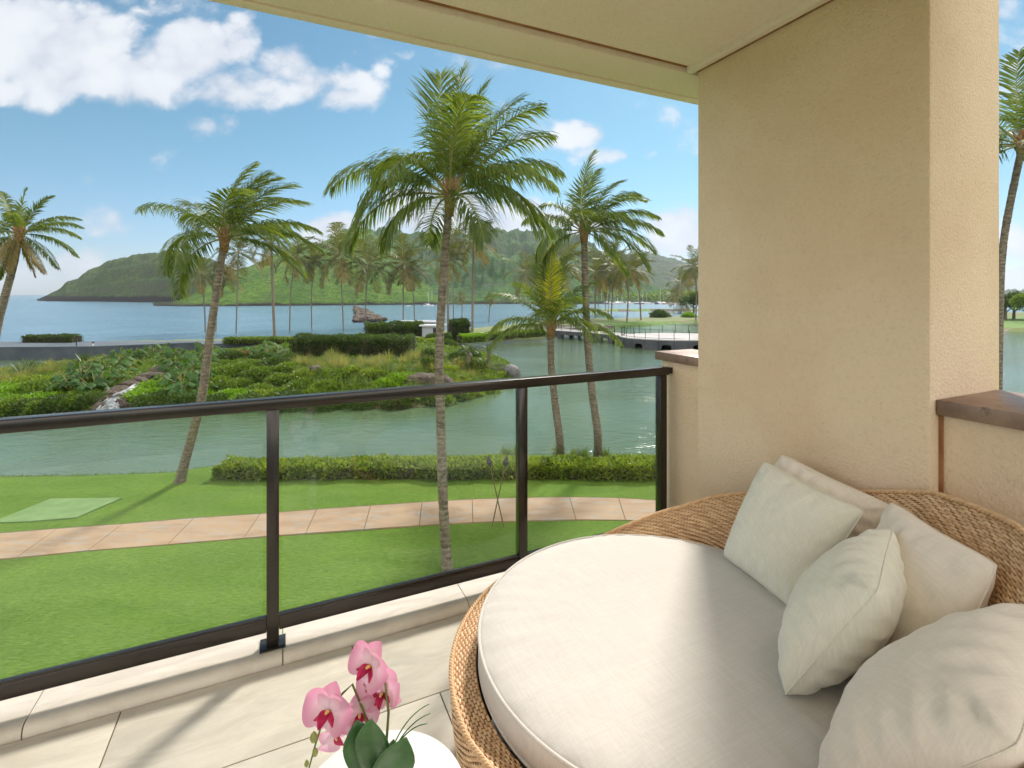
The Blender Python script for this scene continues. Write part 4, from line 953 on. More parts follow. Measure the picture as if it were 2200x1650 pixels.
# ------------------------------------------------------------------ hedges
def hedge(label, a, b, depth, h, n, leaf, matn, seed, z=0.0, wob=.10, name='hedge', group=None, pts=None):
    """clipped hedge from a to b, a leafy box over a solid core coloured dark as inner shade"""
    q = np.random.default_rng(seed); a = Vector(a); b = Vector(b); Ln = (b - a).length; dv = (b - a) / Ln; nv = Vector((-dv.y, dv.x, 0))
    e = empty(name, a, label, 'hedge', group)
    s_ = q.random(n); face = q.random(n)
    t_ = np.where(face < .40, -.5 + .12 * q.random(n), np.where(face > .92, .5 - .1 * q.random(n), q.random(n) - .5)); zz = np.where((face < .40) | (face > .92), q.random(n) ** .8, 1 - .16 * q.random(n) ** 2)
    endm = q.random(n) < .05; s_ = np.where(endm, np.where(q.random(n) < .5, .0, 1.) + (q.random(n) - .5) * .02, s_); zz = np.where(endm, q.random(n), zz)
    rnd_ = 1 - .22 * np.clip(np.abs(t_) * 2, 0, 1) ** 4
    bump = 1 + wob * (fbm(s_ * Ln * 1.1 + seed, t_ * 2 + seed, 4) - .5) * 2.4
    tt = t_ * depth * (1 + (bump - 1) * 1.2) * (1 - .25 * zz ** 3); hh = zz * h * bump * np.where(zz > .8, rnd_, 1)
    P = np.array(dv)[None] * (s_ * Ln)[:, None] + np.array(nv)[None] * tt[:, None] + np.array([0, 0, 1])[None] * hh[:, None]
    D = np.array(nv)[None] * np.sign(t_)[:, None] * (np.abs(t_) > .4)[:, None] + np.array([0, 0, .7])[None] + q.normal(size=(n, 3)) * .55
    V, F = leaves(P, D, rnd_dirs(n, .6, q), leaf * (.6 + .8 * q.random(n)), leaf * .55 * (.7 + .6 * q.random(n)))
    link('foliage', mesh('foliage', V, F, M[matn]), e)
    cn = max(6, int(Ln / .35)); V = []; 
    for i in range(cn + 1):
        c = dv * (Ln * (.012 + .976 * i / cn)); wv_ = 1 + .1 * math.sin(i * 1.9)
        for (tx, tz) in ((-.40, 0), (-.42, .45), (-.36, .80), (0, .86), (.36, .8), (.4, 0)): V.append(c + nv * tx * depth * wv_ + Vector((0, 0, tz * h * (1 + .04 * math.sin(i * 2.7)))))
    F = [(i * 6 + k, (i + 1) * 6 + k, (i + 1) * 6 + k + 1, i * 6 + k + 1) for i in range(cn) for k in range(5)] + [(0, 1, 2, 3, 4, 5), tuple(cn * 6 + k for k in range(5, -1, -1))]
    link('dark_core', mesh('dark_core', V, F, M['hedge_core']), e)
    return e
h0, h1 = PX(452, 1030, 0), PX(1500, 1032, 0)
hedge('clipped leafy green hedge along the lagoon shore beyond the footpath', (h0.x + .3, h0.y + .55, 0), (h1.x + 3, h1.y + .55, 0), 1.2, .43, 17000, .15, 'leaf_hedge', 3, wob=.3)
for i in range(6):      # reeds behind the hedge
    u = [1085, 1110, 1205, 1240, 1262, 1310, 1335, 650, 700][i]; p = PX(u, 1000, 0); p.y += .9
    plant('reed_clump', GG[i % 2], Vector((p.x, p.y, 0)), (.55 + .15 * random.random()), 'thin green reeds sticking up behind the shore hedge', 'reeds behind the shore hedge')
# clipped hedges on the island and by the beach
def hd(label, u0, v0_, u1, v1, depth, h, n, leaf, matn, seed, group=None):
    a, b = ground_at(u0, v0_), ground_at(u1, v1); zz = min(a.z, b.z) - .05; return hedge(label, (a.x, a.y, zz), (b.x, b.y, zz), depth, h, n, leaf, matn, seed, group=group)
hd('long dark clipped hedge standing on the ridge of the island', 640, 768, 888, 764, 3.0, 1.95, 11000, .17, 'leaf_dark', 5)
hedge('dark clipped hedge behind the ridge hedge and before the kiosk', (-9.5, 55, .1), (-6.8, 55.5, .1), 2.0, 1.6, 2200, .2, 'leaf_dark', 15)
hedge('broad leafy beach hedge behind the island, left of the kiosk', (-17.6, 60, .1), (-11.4, 63, .1), 3.2, 2.6, 5200, .24, 'leaf_dark', 25)
hedge('rounded beach bush right of the kiosk and the thick palm trunk', (-8.2, 66, .1), (-6.0, 67, .1), 2.4, 2.7, 2400, .24, 'leaf_dark', 26)
hedge('low bright hedge at the start of the quay', (-6.6, 62.5, .1), (-3.6, 64.5, .1), 1.6, 1.0, 1600, .2, 'leaf_bright', 27)
hedge('low grey green shrub row along the beach above the quay', (-3.4, 66.5, .1), (4.5, 72.5, .1), 1.6, .95, 2600, .22, 'leaf_mid', 28)
hedge('low dark hedge between the palms on the promenade', (-23.5, 55.5, .1), (-19.6, 57.6, .1), 1.8, 1.1, 2000, .2, 'leaf_dark', 29)
hedge('sprawling beach shrub row at the end of the promenade', (-33, 57.5, .5), (-25.5, 58.5, .4), 1.8, .7, 2400, .2, 'leaf_mid', 30)
hedge('low dark bush on the far edge of the promenade at the left', (-57.5, 59, .5), (-51.5, 59, .5), 1.6, .85, 1500, .2, 'leaf_dark', 31)

# ------------------------------------------------------------------ island planting
GRP = 'shrubs on the island'
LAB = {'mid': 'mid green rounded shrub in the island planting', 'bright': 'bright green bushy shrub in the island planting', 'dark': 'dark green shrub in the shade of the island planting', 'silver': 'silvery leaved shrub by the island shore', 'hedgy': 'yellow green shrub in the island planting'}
def zone(u, v):
    h_ = [(130, 'at the left end'), (230, 'left of the waterfall'), (330, 'beside the waterfall'), (430, 'right of the waterfall'), (540, 'past the leaning trunk'), (640, 'below the red leaves'), (740, 'under the left of the ridge hedge'),
          (840, 'under the middle of the ridge hedge'), (930, 'left of the thick trunk'), (1000, 'right of the thick trunk'), (9999, 'near the right tip')]
    n_ = next(t_ for x_, t_ in h_ if u < x_); return n_ + (', by the water' if v > 858 - max(0, u - 900) * .25 else ', low on the slope' if v > 832 - max(0, u - 900) * .2 else ', halfway up' if v > 800 else ', high up')
def put(key, lst, sc, hs=1.0):
    for (u, v) in lst:
        p = ground_at(u, v); p.z -= .05; shrub(key, p, sc * (1.0 + .35 * random.random()), LAB[key].replace(' in the island planting', '').replace(' in the shade of the island planting', '').replace(' by the island shore', '') + ' ' + zone(u, v), GRP + ' (' + key.replace('hedgy', 'yellow') + ')', hs=hs)
put('bright', [(395, 860), (435, 856), (350, 855), (320, 862), (372, 838), (415, 835), (340, 838), (500, 858), (530, 866), (850, 820), (880, 826), (830, 832), (20, 868), (60, 872), (100, 868), (150, 874), (40, 850), (10, 845)], 1.0, .8)
put('mid', [(25, 884), (90, 884), (180, 860), (205, 842), (120, 850), (80, 846), (170, 838), (470, 838), (520, 834), (560, 846), (600, 858), (640, 862), (690, 862), (740, 864), (560, 815), (600, 822), (655, 840), (700, 842), (760, 846), (480, 812), (510, 800),
            (940, 862), (980, 850), (800, 858), (620, 800), (540, 790), (480, 790), (455, 800), (720, 818), (1000, 826), (1020, 838), (960, 822), (870, 862), (905, 856), (1050, 826), (1035, 812)], 1.0, .8)
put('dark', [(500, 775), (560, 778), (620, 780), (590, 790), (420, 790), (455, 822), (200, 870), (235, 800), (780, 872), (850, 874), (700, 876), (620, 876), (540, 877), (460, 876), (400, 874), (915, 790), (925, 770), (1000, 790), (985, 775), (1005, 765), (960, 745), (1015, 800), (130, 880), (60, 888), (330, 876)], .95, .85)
put('hedgy', [(700, 800), (760, 806), (800, 812), (570, 862), (655, 815), (950, 800), (980, 812), (1010, 850), (1040, 845), (1070, 832), (1085, 815), (960, 838), (905, 735), (930, 738), (690, 850), (90, 826), (140, 820), (45, 830)], .95, .8)
put('silver', [(1062, 800), (1080, 800), (1045, 790), (1098, 808), (1072, 790)], .8, .8)
for i, (u, v) in enumerate([(195, 800), (225, 812), (250, 785), (285, 775), (190, 835), (235, 826), (170, 815), (150, 835), (330, 768), (372, 780), (375, 800), (400, 812), (420, 800), (395, 838), (385, 862), (430, 845), (445, 780), (380, 778), (350, 762), (300, 762),
                            (565, 760), (600, 765), (540, 768), (580, 775), (440, 768), (470, 770), (180, 826), (300, 775), (160, 850), (405, 850), (205, 850), (260, 800), (355, 838)]):
    p = ground_at(u, v); plant('broad_leaf_plant', BROAD[i % 3], p, 1.0 + .45 * random.random(), 'broad plant with split leaves ' + zone(u, v), 'big leaved plants on the island')
for i, (u, v) in enumerate([(498, 764), (512, 767), (525, 764), (535, 770), (370, 774), (385, 772), (440, 757), (505, 770)]):
    p = ground_at(u, v); plant('red_leaf_plant', RED[i % 2], p, 1.15, 'clump of rusty red leaves on top of the island', 'red leaved clumps on the island')
k_ = 0
for i in range(260):
    u = random.uniform(600, 1060); v = random.uniform(768, 868) if u < 930 else random.uniform(790, 862)
    if u > 930 and random.random() < .2: continue
    p = ground_at(u, v)
    if sdist(np.array([p.x]), np.array([p.y]), isl)[0] < .3: continue
    tan = (v < 800 and u > 640) or u > 980
    plant('tall_grass_clump', (GT if tan else GG)[k_ % (3 if tan else 2)], p, .72 + .45 * random.random(), 'clump of tall %s grass ' % ('straw coloured' if tan else 'green') + zone(u, v), 'tall %s grass clumps on the island' % ('straw' if tan else 'green')); k_ += 1
for i in range(60):
    u = random.uniform(0, 300); v = random.uniform(775, 812) + (200 - u) * .08
    p = ground_at(u, v)
    if sdist(np.array([p.x]), np.array([p.y]), isl)[0] < .3: continue
    plant('tall_grass_clump', (GT if i % 3 else GG)[i % 2], p, .6 + .3 * random.random(), 'low grass clump ' + zone(u, v), 'grass clumps at the left top of the island')
for i, (u, v) in enumerate([(60, 798), (180, 782), (45, 806)]):
    p = ground_at(u, v); plant('spiky_plant', AG[1 if i < 2 else 0], p, 1.3, 'dark rosette of stiff pointed leaves near the left shore of the island' if i < 2 else 'silver rosette of stiff leaves at the left end of the island', 'spiky rosettes on the island' if i < 2 else None)
# cover of small leaves between the shrubs
q = np.random.default_rng(99); bb = isl; n_c = 62000
cx = q.uniform(-60, 2, n_c * 3); cy = q.uniform(28, 56, n_c * 3); keep = sdist(cx, cy, isl) > .05
cx, cy = cx[keep][:n_c], cy[keep][:n_c]; cz_ = height(cx, cy) + .22 * fbm(cx * .8, cy * .8, 3) * q.random(len(cx))
V, F = leaves(np.stack([cx, cy, cz_], 1), rnd_dirs(len(cx), .9, q), rnd_dirs(len(cx), .6, q), .15 + .20 * q.random(len(cx)), .07 + .06 * q.random(len(cx)))
gc = link('ground_cover', mesh('ground_cover', V, F, M['leaf_mid'])); tag(gc, 'low mixed green leaves covering the island between the shrubs', 'ground cover', kind='stuff')
# short grass fringe along the lawn edge
n_c = 9000; q = np.random.default_rng(5); cx = q.uniform(-24, 9, n_c * 6); cy = q.uniform(15, 23, n_c * 6); dd_ = sdist(cx, cy, near); keep = (dd_ > -.35) & (dd_ < .55); cx, cy = cx[keep][:n_c], cy[keep][:n_c]
V, F = leaves(np.stack([cx, cy, height(cx, cy) - .01], 1), rnd_dirs(len(cx), 1.8, q), rnd_dirs(len(cx), 0, q), .07 + .10 * q.random(len(cx)), .02)
gf = link('shore_grass', mesh('shore_grass', V, F, M['grass_green'])); tag(gf, 'rough grass fringe where the lawn meets the lagoon', 'grass', kind='stuff')

# ------------------------------------------------------------------ rocks and the small waterfall
def rock(label, p, size, seed, mat='rock', group=None, cat='rock', name='boulder'):
    import bmesh
    bm = bmesh.new(); bmesh.ops.create_icosphere(bm, subdivisions=4, radius=1)
    co = np.array([v.co[:] for v in bm.verts]); x, y, z = co.T
    k = 1 + .55 * (fbm(x * 1.1 + seed, y * 1.1 + z * 1.3 + seed, 3) - .5) + .22 * (fbm(x * 3 + z + seed, y * 3 - z, 4, True) - .5)
    co = co * k[:, None]; co = np.round(co * 5) / 5 * .22 + co * .78; co = co * np.array(size)
    for v, c in zip(bm.verts, co): v.co = c
    me = bpy.data.meshes.new(name); bm.to_mesh(me); bm.free(); me.materials.append(M[mat])
    o = link(name, me, None, p, seed * 1.3); tag(o, label, cat, group); return autosmooth(o, 32)
G_ = 'boulders beside the waterfall'
for i, (u, v, s_) in enumerate([(368, 792, (1.3, .9, .5)), (345, 800, (1.2, .9, .5)), (322, 812, (1.1, .8, .45)), (300, 822, (1.0, .7, .45)), (280, 832, (.95, .7, .45)), (258, 842, (.9, .7, .45)), (238, 855, (.8, .6, .45)), (222, 868, (.75, .6, .5)), (218, 880, (.7, .6, .45)), (330, 830, (.7, .5, .3)), (312, 846, (.8, .5, .35)), (298, 862, (.7, .5, .4)), (290, 878, (.7, .5, .35))]):
    p = ground_at(u, v); p.z += .05; rock('brown boulder in the rocky channel of the small waterfall', p, tuple(x_ * .78 for x_ in s_), i + 1, group=G_)
wf = []
for (u, v, w_) in ((300, 836, .16), (290, 842, .22), (280, 848, .30), (272, 852, .4), (265, 858, .5), (260, 864, .55), (257, 870, .6), (255, 877, .62), (254, 882, .65), (254, 886, .65)):
    p = ground_at(u, v); wf.append((p, w_))
V = []; 
for i, (p, w_) in enumerate(wf):
    for j in range(13):
        s_ = j / 6 - 1; V.append((p.x + s_ * w_, p.y - .35 - .05 * i, p.z + .30 + .06 * math.sin(j * 2.1 + i * .9) - .16 * s_ * s_))
F = [(i * 13 + j, (i + 1) * 13 + j, (i + 1) * 13 + j + 1, i * 13 + j + 1) for i in range(len(wf) - 1) for j in range(12)]
wfo = link('waterfall', mesh('waterfall', V, F, M['fall'], True)); tag(wfo, 'thin white waterfall running down dark rocks into the lagoon', 'waterfall')
for i in range(16):
    p = wf[3 + i % 6][0]; rock('wet dark stone standing in the waterfall', Vector((p.x + random.uniform(-.9, .9), p.y - .5, p.z + .18)), (.20, .16, .14 + .1 * random.random()), 30 + i, group='wet stones in the waterfall', name='stone')
p = ground_at(905, 832); rock('broad brown boulder half hidden behind the thick palm trunk', Vector((p.x, p.y, p.z + .15)), (1.7, .9, .75), 51)
p = ground_at(945, 838); rock('brown boulder right of the thick palm trunk in the grass', Vector((p.x, p.y, p.z + .15)), (1.1, .8, .9), 53)
p = PX(1100, 812, LAG + .2); p.y += .8; rock('grey boulder at the right tip of the island', Vector((p.x, p.y, LAG + .5)), (.85, .6, .65), 57, 'greyrock')
p = PX(690, 812, .6); rock('small brown rock on the island slope below the ridge hedge', ground_at(680, 806) + Vector((0, 0, .3)), (.55, .4, .35), 58)
for i in range(150):      # loose stones of the breakwater
    t_ = random.random(); u = 762 + 66 * random.random() * t_ ** .8; v = 659 + 30 * t_
    p = PX(u, v, SEA + .6)
    rock('brown armour stone of the breakwater in the bay', Vector((p.x, p.y, SEA + .5 + .6 * random.random())), (random.uniform(.8, 1.8), random.uniform(.8, 1.8), random.uniform(.5, .8)), i + 80, group='breakwater stones', name='breakwater_stone')

# ------------------------------------------------------------------ palms
def frond_np(L0, az, el, droop, wind, seed, nl=56, ll=.75, lw=.042, hang=1.0, segs=3, wdir=(1, .15, 0), start=.16):
    """one feather leaf: returns leaflet verts/quads and the midrib points"""
    q = np.random.default_rng(seed); N = 26; p = np.zeros(3); d = np.array([math.cos(az) * math.cos(el), math.sin(az) * math.cos(el), math.sin(el)])
    W = np.array(wdir, float); pts = [p.copy()]; ds = [d.copy()]
    for i in range(N):
        t_ = i / N; d = d + (np.array([0, 0, -1.]) * droop * (.35 + 1.3 * t_) + W * wind * (.3 + t_)) / N; d /= np.linalg.norm(d); p = p + d * L0 / N; pts.append(p.copy()); ds.append(d.copy())
    pts = np.array(pts); ds = np.array(ds)
    tt = np.repeat(np.linspace(start, .995, nl), 2); tt = np.clip(tt + q.normal(size=len(tt)) * .004, start, 1); sd_ = np.tile([1., -1.], nl)
    f = tt * N; i0 = np.clip(f.astype(int), 0, N - 1); fr_ = (f - i0)[:, None]
    P = pts[i0] * (1 - fr_) + pts[i0 + 1] * fr_; Tn = ds[i0] * (1 - fr_) + ds[i0 + 1] * fr_
    up = np.array([0, 0, 1.]); S_ = np.cross(Tn, up); S_ /= np.linalg.norm(S_, axis=1)[:, None] + 1e-6; S_ = S_ * sd_[:, None]; U_ = np.cross(np.cross(Tn, up), Tn); U_ /= np.linalg.norm(U_, axis=1)[:, None] + 1e-6
    fa_ = .55 + .9 * tt ** 2
    D = S_ + Tn * fa_[:, None] + U_ * .28 + q.normal(size=(len(tt), 3)) * .12; D /= np.linalg.norm(D, axis=1)[:, None]
    le = ll * (np.sin(math.pi * np.clip(tt * .86 + .10, 0, 1)) ** .55) * (1 - .32 * q.random(len(tt))) * np.where(tt > .93, .8, 1)
    ws = [.55, 1, .75, .06] if segs == 3 else [.7, 1, .08]
    V = []; p_ = P.copy(); dd = D.copy(); gr = hang * (1.0 + .5 * q.random(len(tt)))
    for k in range(segs + 1):
        wv_ = Tn - dd * (Tn * dd).sum(1)[:, None]; wv_ /= np.linalg.norm(wv_, axis=1)[:, None] + 1e-6
        V.append(np.stack([p_ + wv_ * lw * ws[k] / 2, p_ - wv_ * lw * ws[k] / 2], 1))
        p_ = p_ + dd * (le / segs)[:, None]; dd = dd + (np.array([[0, 0, -1.]]) * gr[:, None] + W[None] * wind * 1.1) / segs; dd /= np.linalg.norm(dd, axis=1)[:, None]
    V = np.stack(V, 1).reshape(-1, 3); m_ = (segs + 1) * 2; n = len(tt)
    F = (np.arange(n)[:, None, None] * m_ + np.array([[2 * k, 2 * k + 1, 2 * k + 3, 2 * k + 2] for k in range(segs)])[None]).reshape(-1, 4)
    return V, F, pts
def frond_mesh(args, matl, r0=.030, **kw):
    V, F, pts = frond_np(*args, **kw); mb = MB(); L0 = args[0]
    mb.tube([Vector(p) for p in pts[::2]], [r0 * (1 - .85 * i / 13) for i in range(len(pts[::2]))], 5, False)
    rv = np.array([tuple(v) for v in mb.v]); rf = np.array(mb.f)
    me = mesh('frond', np.concatenate([V, rv]), np.concatenate([F, rf + len(V)]), [matl, M['rachis']])
    me.polygons.foreach_set('material_index', np.concatenate([np.zeros(len(F), np.int32), np.ones(len(rf), np.int32)])); return me
def trunk_obj(parent, pts, r0, r1, seed, n=12, rings=140, flare=1.35):
    """pts relative to the palm's base"""
    P = [Vector(p) for p in pts]; m_ = len(P)
    def cr(t_):
        f = t_ * (m_ - 1); i = min(int(f), m_ - 2); s_ = f - i; a = P[max(i - 1, 0)]; b = P[i]; c = P[i + 1]; d = P[min(i + 2, m_ - 1)]
        return .5 * ((2 * b) + (c - a) * s_ + (2 * a - 5 * b + 4 * c - d) * s_ * s_ + (3 * b - a - 3 * c + d) * s_ ** 3)
    C = np.array([cr(i / rings)[:] for i in range(rings + 1)]); t_ = np.linspace(0, 1, rings + 1); q = np.random.default_rng(seed)
    rad = (r0 + (r1 - r0) * t_) * (1 + (flare - 1) * np.exp(-t_ * 22)); rad = rad * (1 + .014 * np.where(np.arange(rings + 1) % 2 == 0, 1, -1)) * (1 + .05 * q.normal(size=rings + 1) * .5)
    g = np.arange(n) * 2 * np.pi / n; rr2 = rad[:, None] * (1 + .05 * (vnoise(np.cos(g)[None] * 2 + 9 + 0 * rad[:, None], np.sin(g)[None] * 2 + t_[:, None] * 30) - .5))
    V = np.stack([C[:, None, 0] + rr2 * np.cos(g), C[:, None, 1] + rr2 * np.sin(g), C[:, None, 2] + 0 * rr2], -1).reshape(-1, 3)
    i, k = np.meshgrid(np.arange(rings), np.arange(n), indexing='ij'); i = i.ravel(); k = k.ravel(); k2 = (k + 1) % n
    return link('trunk', mesh('trunk', V, np.stack([i * n + k, i * n + k2, (i + 1) * n + k2, (i + 1) * n + k], 1), M['bark'], True), parent)
def near_palm(label, base, path, crown, r0, r1, fronds, seed, ll=.8, lw=.045, wind=.5, old=(), young=(), r_boot=1.0, hang=1.1, nl=60):
    """path: (u, v, depth) points of the trunk from the ground up; fronds: (length, azimuth, elevation, droop)"""
    e = empty('palm_tree', base, label, 'palm tree', 'coconut palms')
    P = [Vector((0, 0, -.15))] + [PD(u, v, d) - base for u, v, d in path] + [crown - base]
    trunk_obj(e, P, r0, r1, seed)
    c = crown - base; q = random.Random(seed)
    mb = MB()      # leaf bases and fibre at the top of the trunk
    for k in range(16):
        a_ = k * 2.4; rr_ = r1 * .75 * r_boot; b_ = c + Vector((math.cos(a_) * rr_, math.sin(a_) * rr_, -.16 + .02 * k)); tip = b_ + Vector((math.cos(a_) * .13, math.sin(a_) * .13, .20 + .012 * k)) * r_boot
        mb.tube([b_ - Vector((0, 0, .14)), b_, tip], [.05, .055, .022], 6)
    mb.lathe([(r1 * 1.0, -.42), (r1 * 1.45, -.2), (r1 * 1.5, .0), (r1 * 1.1, .25), (r1 * .4, .5)], 12, tuple(c)); mb.obj('crown_fibre', M['fibre'], e, smooth=True)
    for i, (L0, az, el, dr) in enumerate(fronds):
        mat = M['frond_dry'] if i in old else M['frond_young'] if i in young else M['frond']
        me_ = frond_mesh((L0, R(az), R(el), dr, wind, seed * 100 + i), mat, nl=nl, ll=ll * (.75 if i in young else 1) , lw=lw, hang=hang * (.35 if el > 65 else 1.0 if el > 45 else 1.75))
        link('frond', me_, e, c + Vector((math.cos(R(az)) * r1 * .6, math.sin(R(az)) * r1 * .6, .05)))
    return e
k1 = 11.2 / FL
base = PX(962, 1224, 0)
near_palm('tall thick palm in the middle, rising right outside the railing', base, [(953, 1100, 11.2), (947, 900, 11.2), (944, 760, 11.2), (952, 600, 11.2), (960, 500, 11.2)], PD(966, 425, 11.2), .116, .080,
          [(3.15, 172, 36, 1.55), (2.2, 178, 58, 2.6), (2.85, 176, 12, 1.9), (1.9, 205, -10, 1.6), (3.0, 95, 86, .2), (2.9, 150, 80, .3), (2.8, 40, 80, .5), (2.9, 20, 68, .7), (2.8, -20, 60, 1.0), (2.75, 10, 40, 1.2), (2.6, -30, 28, 1.3), (2.55, 2, 12, 1.6), (2.5, -25, 22, 2.4),
           (2.7, 60, 45, 1.2), (2.7, 110, 40, 1.5), (2.6, -80, 62, 1.5), (2.5, -120, 40, 2.2), (2.0, 120, 0, 1.5), (2.0, -60, 0, 2.2), (2.6, 75, 70, .7), (2.4, 200, 30, 2.4), (2.7, 0, 52, 1.0)], 1, ll=1.12, lw=.030, wind=.28, nl=84, hang=1.25)
base = PX(385, 1034, 0)
near_palm('leaning palm at the left bending over the lagoon, fronds blown right', base, [(398, 990, 16.3), (416, 925, 16.2), (434, 850, 16.1), (449, 740, 16), (466, 620, 16), (478, 545, 16)], PD(482, 515, 16), .155, .098,
          [(3.3, 178, 38, 1.35), (2.6, 165, 52, 1.9), (3.0, 172, 18, 2.1), (2.6, 180, -15, 1.7), (2.7, 110, 84, .3), (2.6, 30, 82, .6), (2.9, 10, 66, .9), (3.0, -10, 48, .9), (3.0, 5, 30, 1.0), (3.1, 15, 20, 1.3), (2.9, -30, 25, 1.7), (2.8, 0, 0, 1.6),
           (2.6, 80, 60, .9), (2.6, -70, 60, 1.5), (2.4, -100, 40, 2.2), (2.5, 60, 35, 1.2), (2.2, -120, 10, 2.0), (2.4, 130, 40, 1.8), (2.7, 0, 76, .9)], 2, ll=1.0, lw=.034, nl=72, wind=1.0)
base = PX(1290, 990, 0); base.y += .6
near_palm('tall palm behind the shore hedge, taller one of the pair there', base, [(1284, 930, 18.5), (1272, 840, 18.5), (1262, 730, 18.5), (1258, 620, 18.5), (1256, 560, 18.5)], PD(1255, 500, 18.5), .160, .110,
          [(2.4, 172, 34, 1.3), (1.9, 178, 55, 1.8), (3.1, 155, 84, .1), (2.7, 95, 78, .4), (2.6, 30, 72, .8), (2.8, 10, 55, 1.1), (2.9, 0, 38, 1.1), (2.9, -10, 26, 1.3), (2.9, 5, 14, 1.5), (2.9, -8, 2, 2.1), (2.4, 20, -20, 1.8),
           (2.3, 190, 10, 2.0), (2.4, 185, -10, 2.0), (2.4, -60, 40, 2.0), (2.4, -110, 40, 2.2), (2.3, -80, 10, 2.0), (2.6, 60, 40, 1.2), (2.5, 120, 40, 1.4), (2.4, -30, 60, 1.2)], 3, ll=.98, lw=.036, nl=70, wind=.75)
base = PX(1208, 990, 0); base.y += .5
near_palm('short palm with a yellow new leaf, left of the taller one behind the hedge', base, [(1202, 940, 18.3), (1192, 860, 18.3), (1184, 780, 18.3)], PD(1184, 702, 18.3), .155, .115,
          [(2.7, 168, 48, 1.3), (2.6, 175, 24, 1.7), (2.6, 178, 8, 1.5), (2.9, 10, 14, 1.4), (2.3, 0, 40, 1.5), (2.4, 20, 62, 1.1), (3.0, 100, 86, .05), (2.8, 150, 80, .15), (2.6, 40, 80, .25), (2.4, 120, 72, .5), (2.2, -70, 55, 1.6), (2.1, -110, 40, 2.0), (2.2, -50, 30, 2.0), (2.2, 70, 45, 1.2), (2.0, 200, 62, 1.0)],
          4, ll=.98, lw=.042, wind=.15, young=(6,), nl=52)
base = PD(-25, 632, 22); base.z = .2
base = Vector((-1125 / FL * 22 - .6, 22, LAG - .3))
near_palm('palm cut off by the left edge of the photo with hanging dry fronds', base, [(-10, 720, 22), (10, 640, 22), (30, 565, 22)], PD(42, 505, 22), .19, .12,
          [(2.5, 10, 40, 1.0), (2.7, 0, 20, 1.1), (2.6, 5, 0, 1.2), (2.5, -10, -25, 1.0), (2.0, 0, -60, .5), (1.9, 90, -75, .4), (2.1, 130, 84, .1), (2.1, 20, 72, .8), (2.3, -60, 45, 1.6), (2.3, -100, 20, 1.8), (2.2, 180, 40, 1.4), (2.4, 178, 15, 1.5), (2.3, 185, -15, 1.4), (2.2, 170, 65, .9), (2.0, -90, -35, 1.2), (2.3, 60, 40, 1.2), (1.9, -80, -60, .5), (2.3, 170, -45, .8)],
          5, ll=.62, lw=.045, wind=.35, old=(4, 5, 14, 16), hang=1.3)
base = PX(2152, 1010, 0); base = Vector((1044 / FL * 14.5, 14.5, 0))
near_palm('palm mostly hidden behind the column at the right edge', base, [(2144, 900, 14.5), (2147, 700, 14.5), (2156, 520, 14.5)], PD(2196, 315, 14.5), .10, .09,
          [(3.48, 10, 45, 1.2), (3.36, -20, 20, 1.5), (3.36, 178, 45, 1.3), (3.12, 180, 20, 1.6), (3.12, -100, 60, 1.4), (3.12, -80, 20, 1.9), (3.00, 95, 84, .2), (3.24, 30, 70, .8), (3.24, -10, 0, 2.0), (3.12, 170, 0, 1.8), (3.12, -60, 40, 1.8), (3.12, 60, 40, 1.3), (2.88, -120, 0, 2.0), (3.00, 0, 75, .6), (3.0, 175, -15, 1.8), (3.0, 165, 12, 2.2)], 6, ll=1.05, lw=.038, wind=.4)

# far palms: three crowns are built, the rest share their fronds
def crown_set(seed, wind, n=18, young=False):
    out = []; q = random.Random(seed)
    for i in range(n):
        f = (i + .5) / n; el = 78 - 120 * f ** .85 + q.uniform(-8, 8); az = i * 137.5 + q.uniform(-15, 15); dr = .5 + 1.3 * f
        out.append(frond_mesh((1.0 * q.uniform(.9, 1.1), R(az), R(el), dr, wind, seed * 50 + i), M['frond_dry'] if f > .84 else M['frond_far'], r0=.012, nl=36, ll=.36, lw=.018, segs=2, hang=1.1))
    return out
CS = [crown_set(11, .45), crown_set(12, .9), crown_set(13, .7), crown_set(14, .25, 21)]
def far_palm(ub, vb, uc, vc, r, cs, z=.2, label=None, d=None, mid=None):
    r = r * 1.12
    b = ground_at(ub, vb) if d is None else Vector(((ub - 1100) / FL * d, d, float(height(np.array([(ub - 1100) / FL * d]), np.array([d]))[0])))
    c = PD(uc, vc, b.y); e = empty('palm_tree', b, label or 'tall slender beach palm', 'palm tree', 'tall slender palms along the beach')
    k = r * b.y / FL; bend = Vector(((c.x - b.x) * .18 + random.uniform(-.3, .3), 0, (c.z - b.z) * .55))
    P = [Vector((0, 0, -.3)), Vector((0, 0, .3)), bend, c - b]
    trunk_obj(e, P, .22, .14, int(ub), 8, 50, 1.7)
    MB().lathe([(.12, -.5), (.24, -.1), (.2, .15), (.05, .45)], 8, tuple(c - b)).obj('crown_fibre', M['fibre'], e, smooth=True)
    rz = random.uniform(-.35, .35)
    for me_ in CS[cs]:
        o = link('frond', me_, e, c - b, rz); o.scale = (k, k, k)
    return e
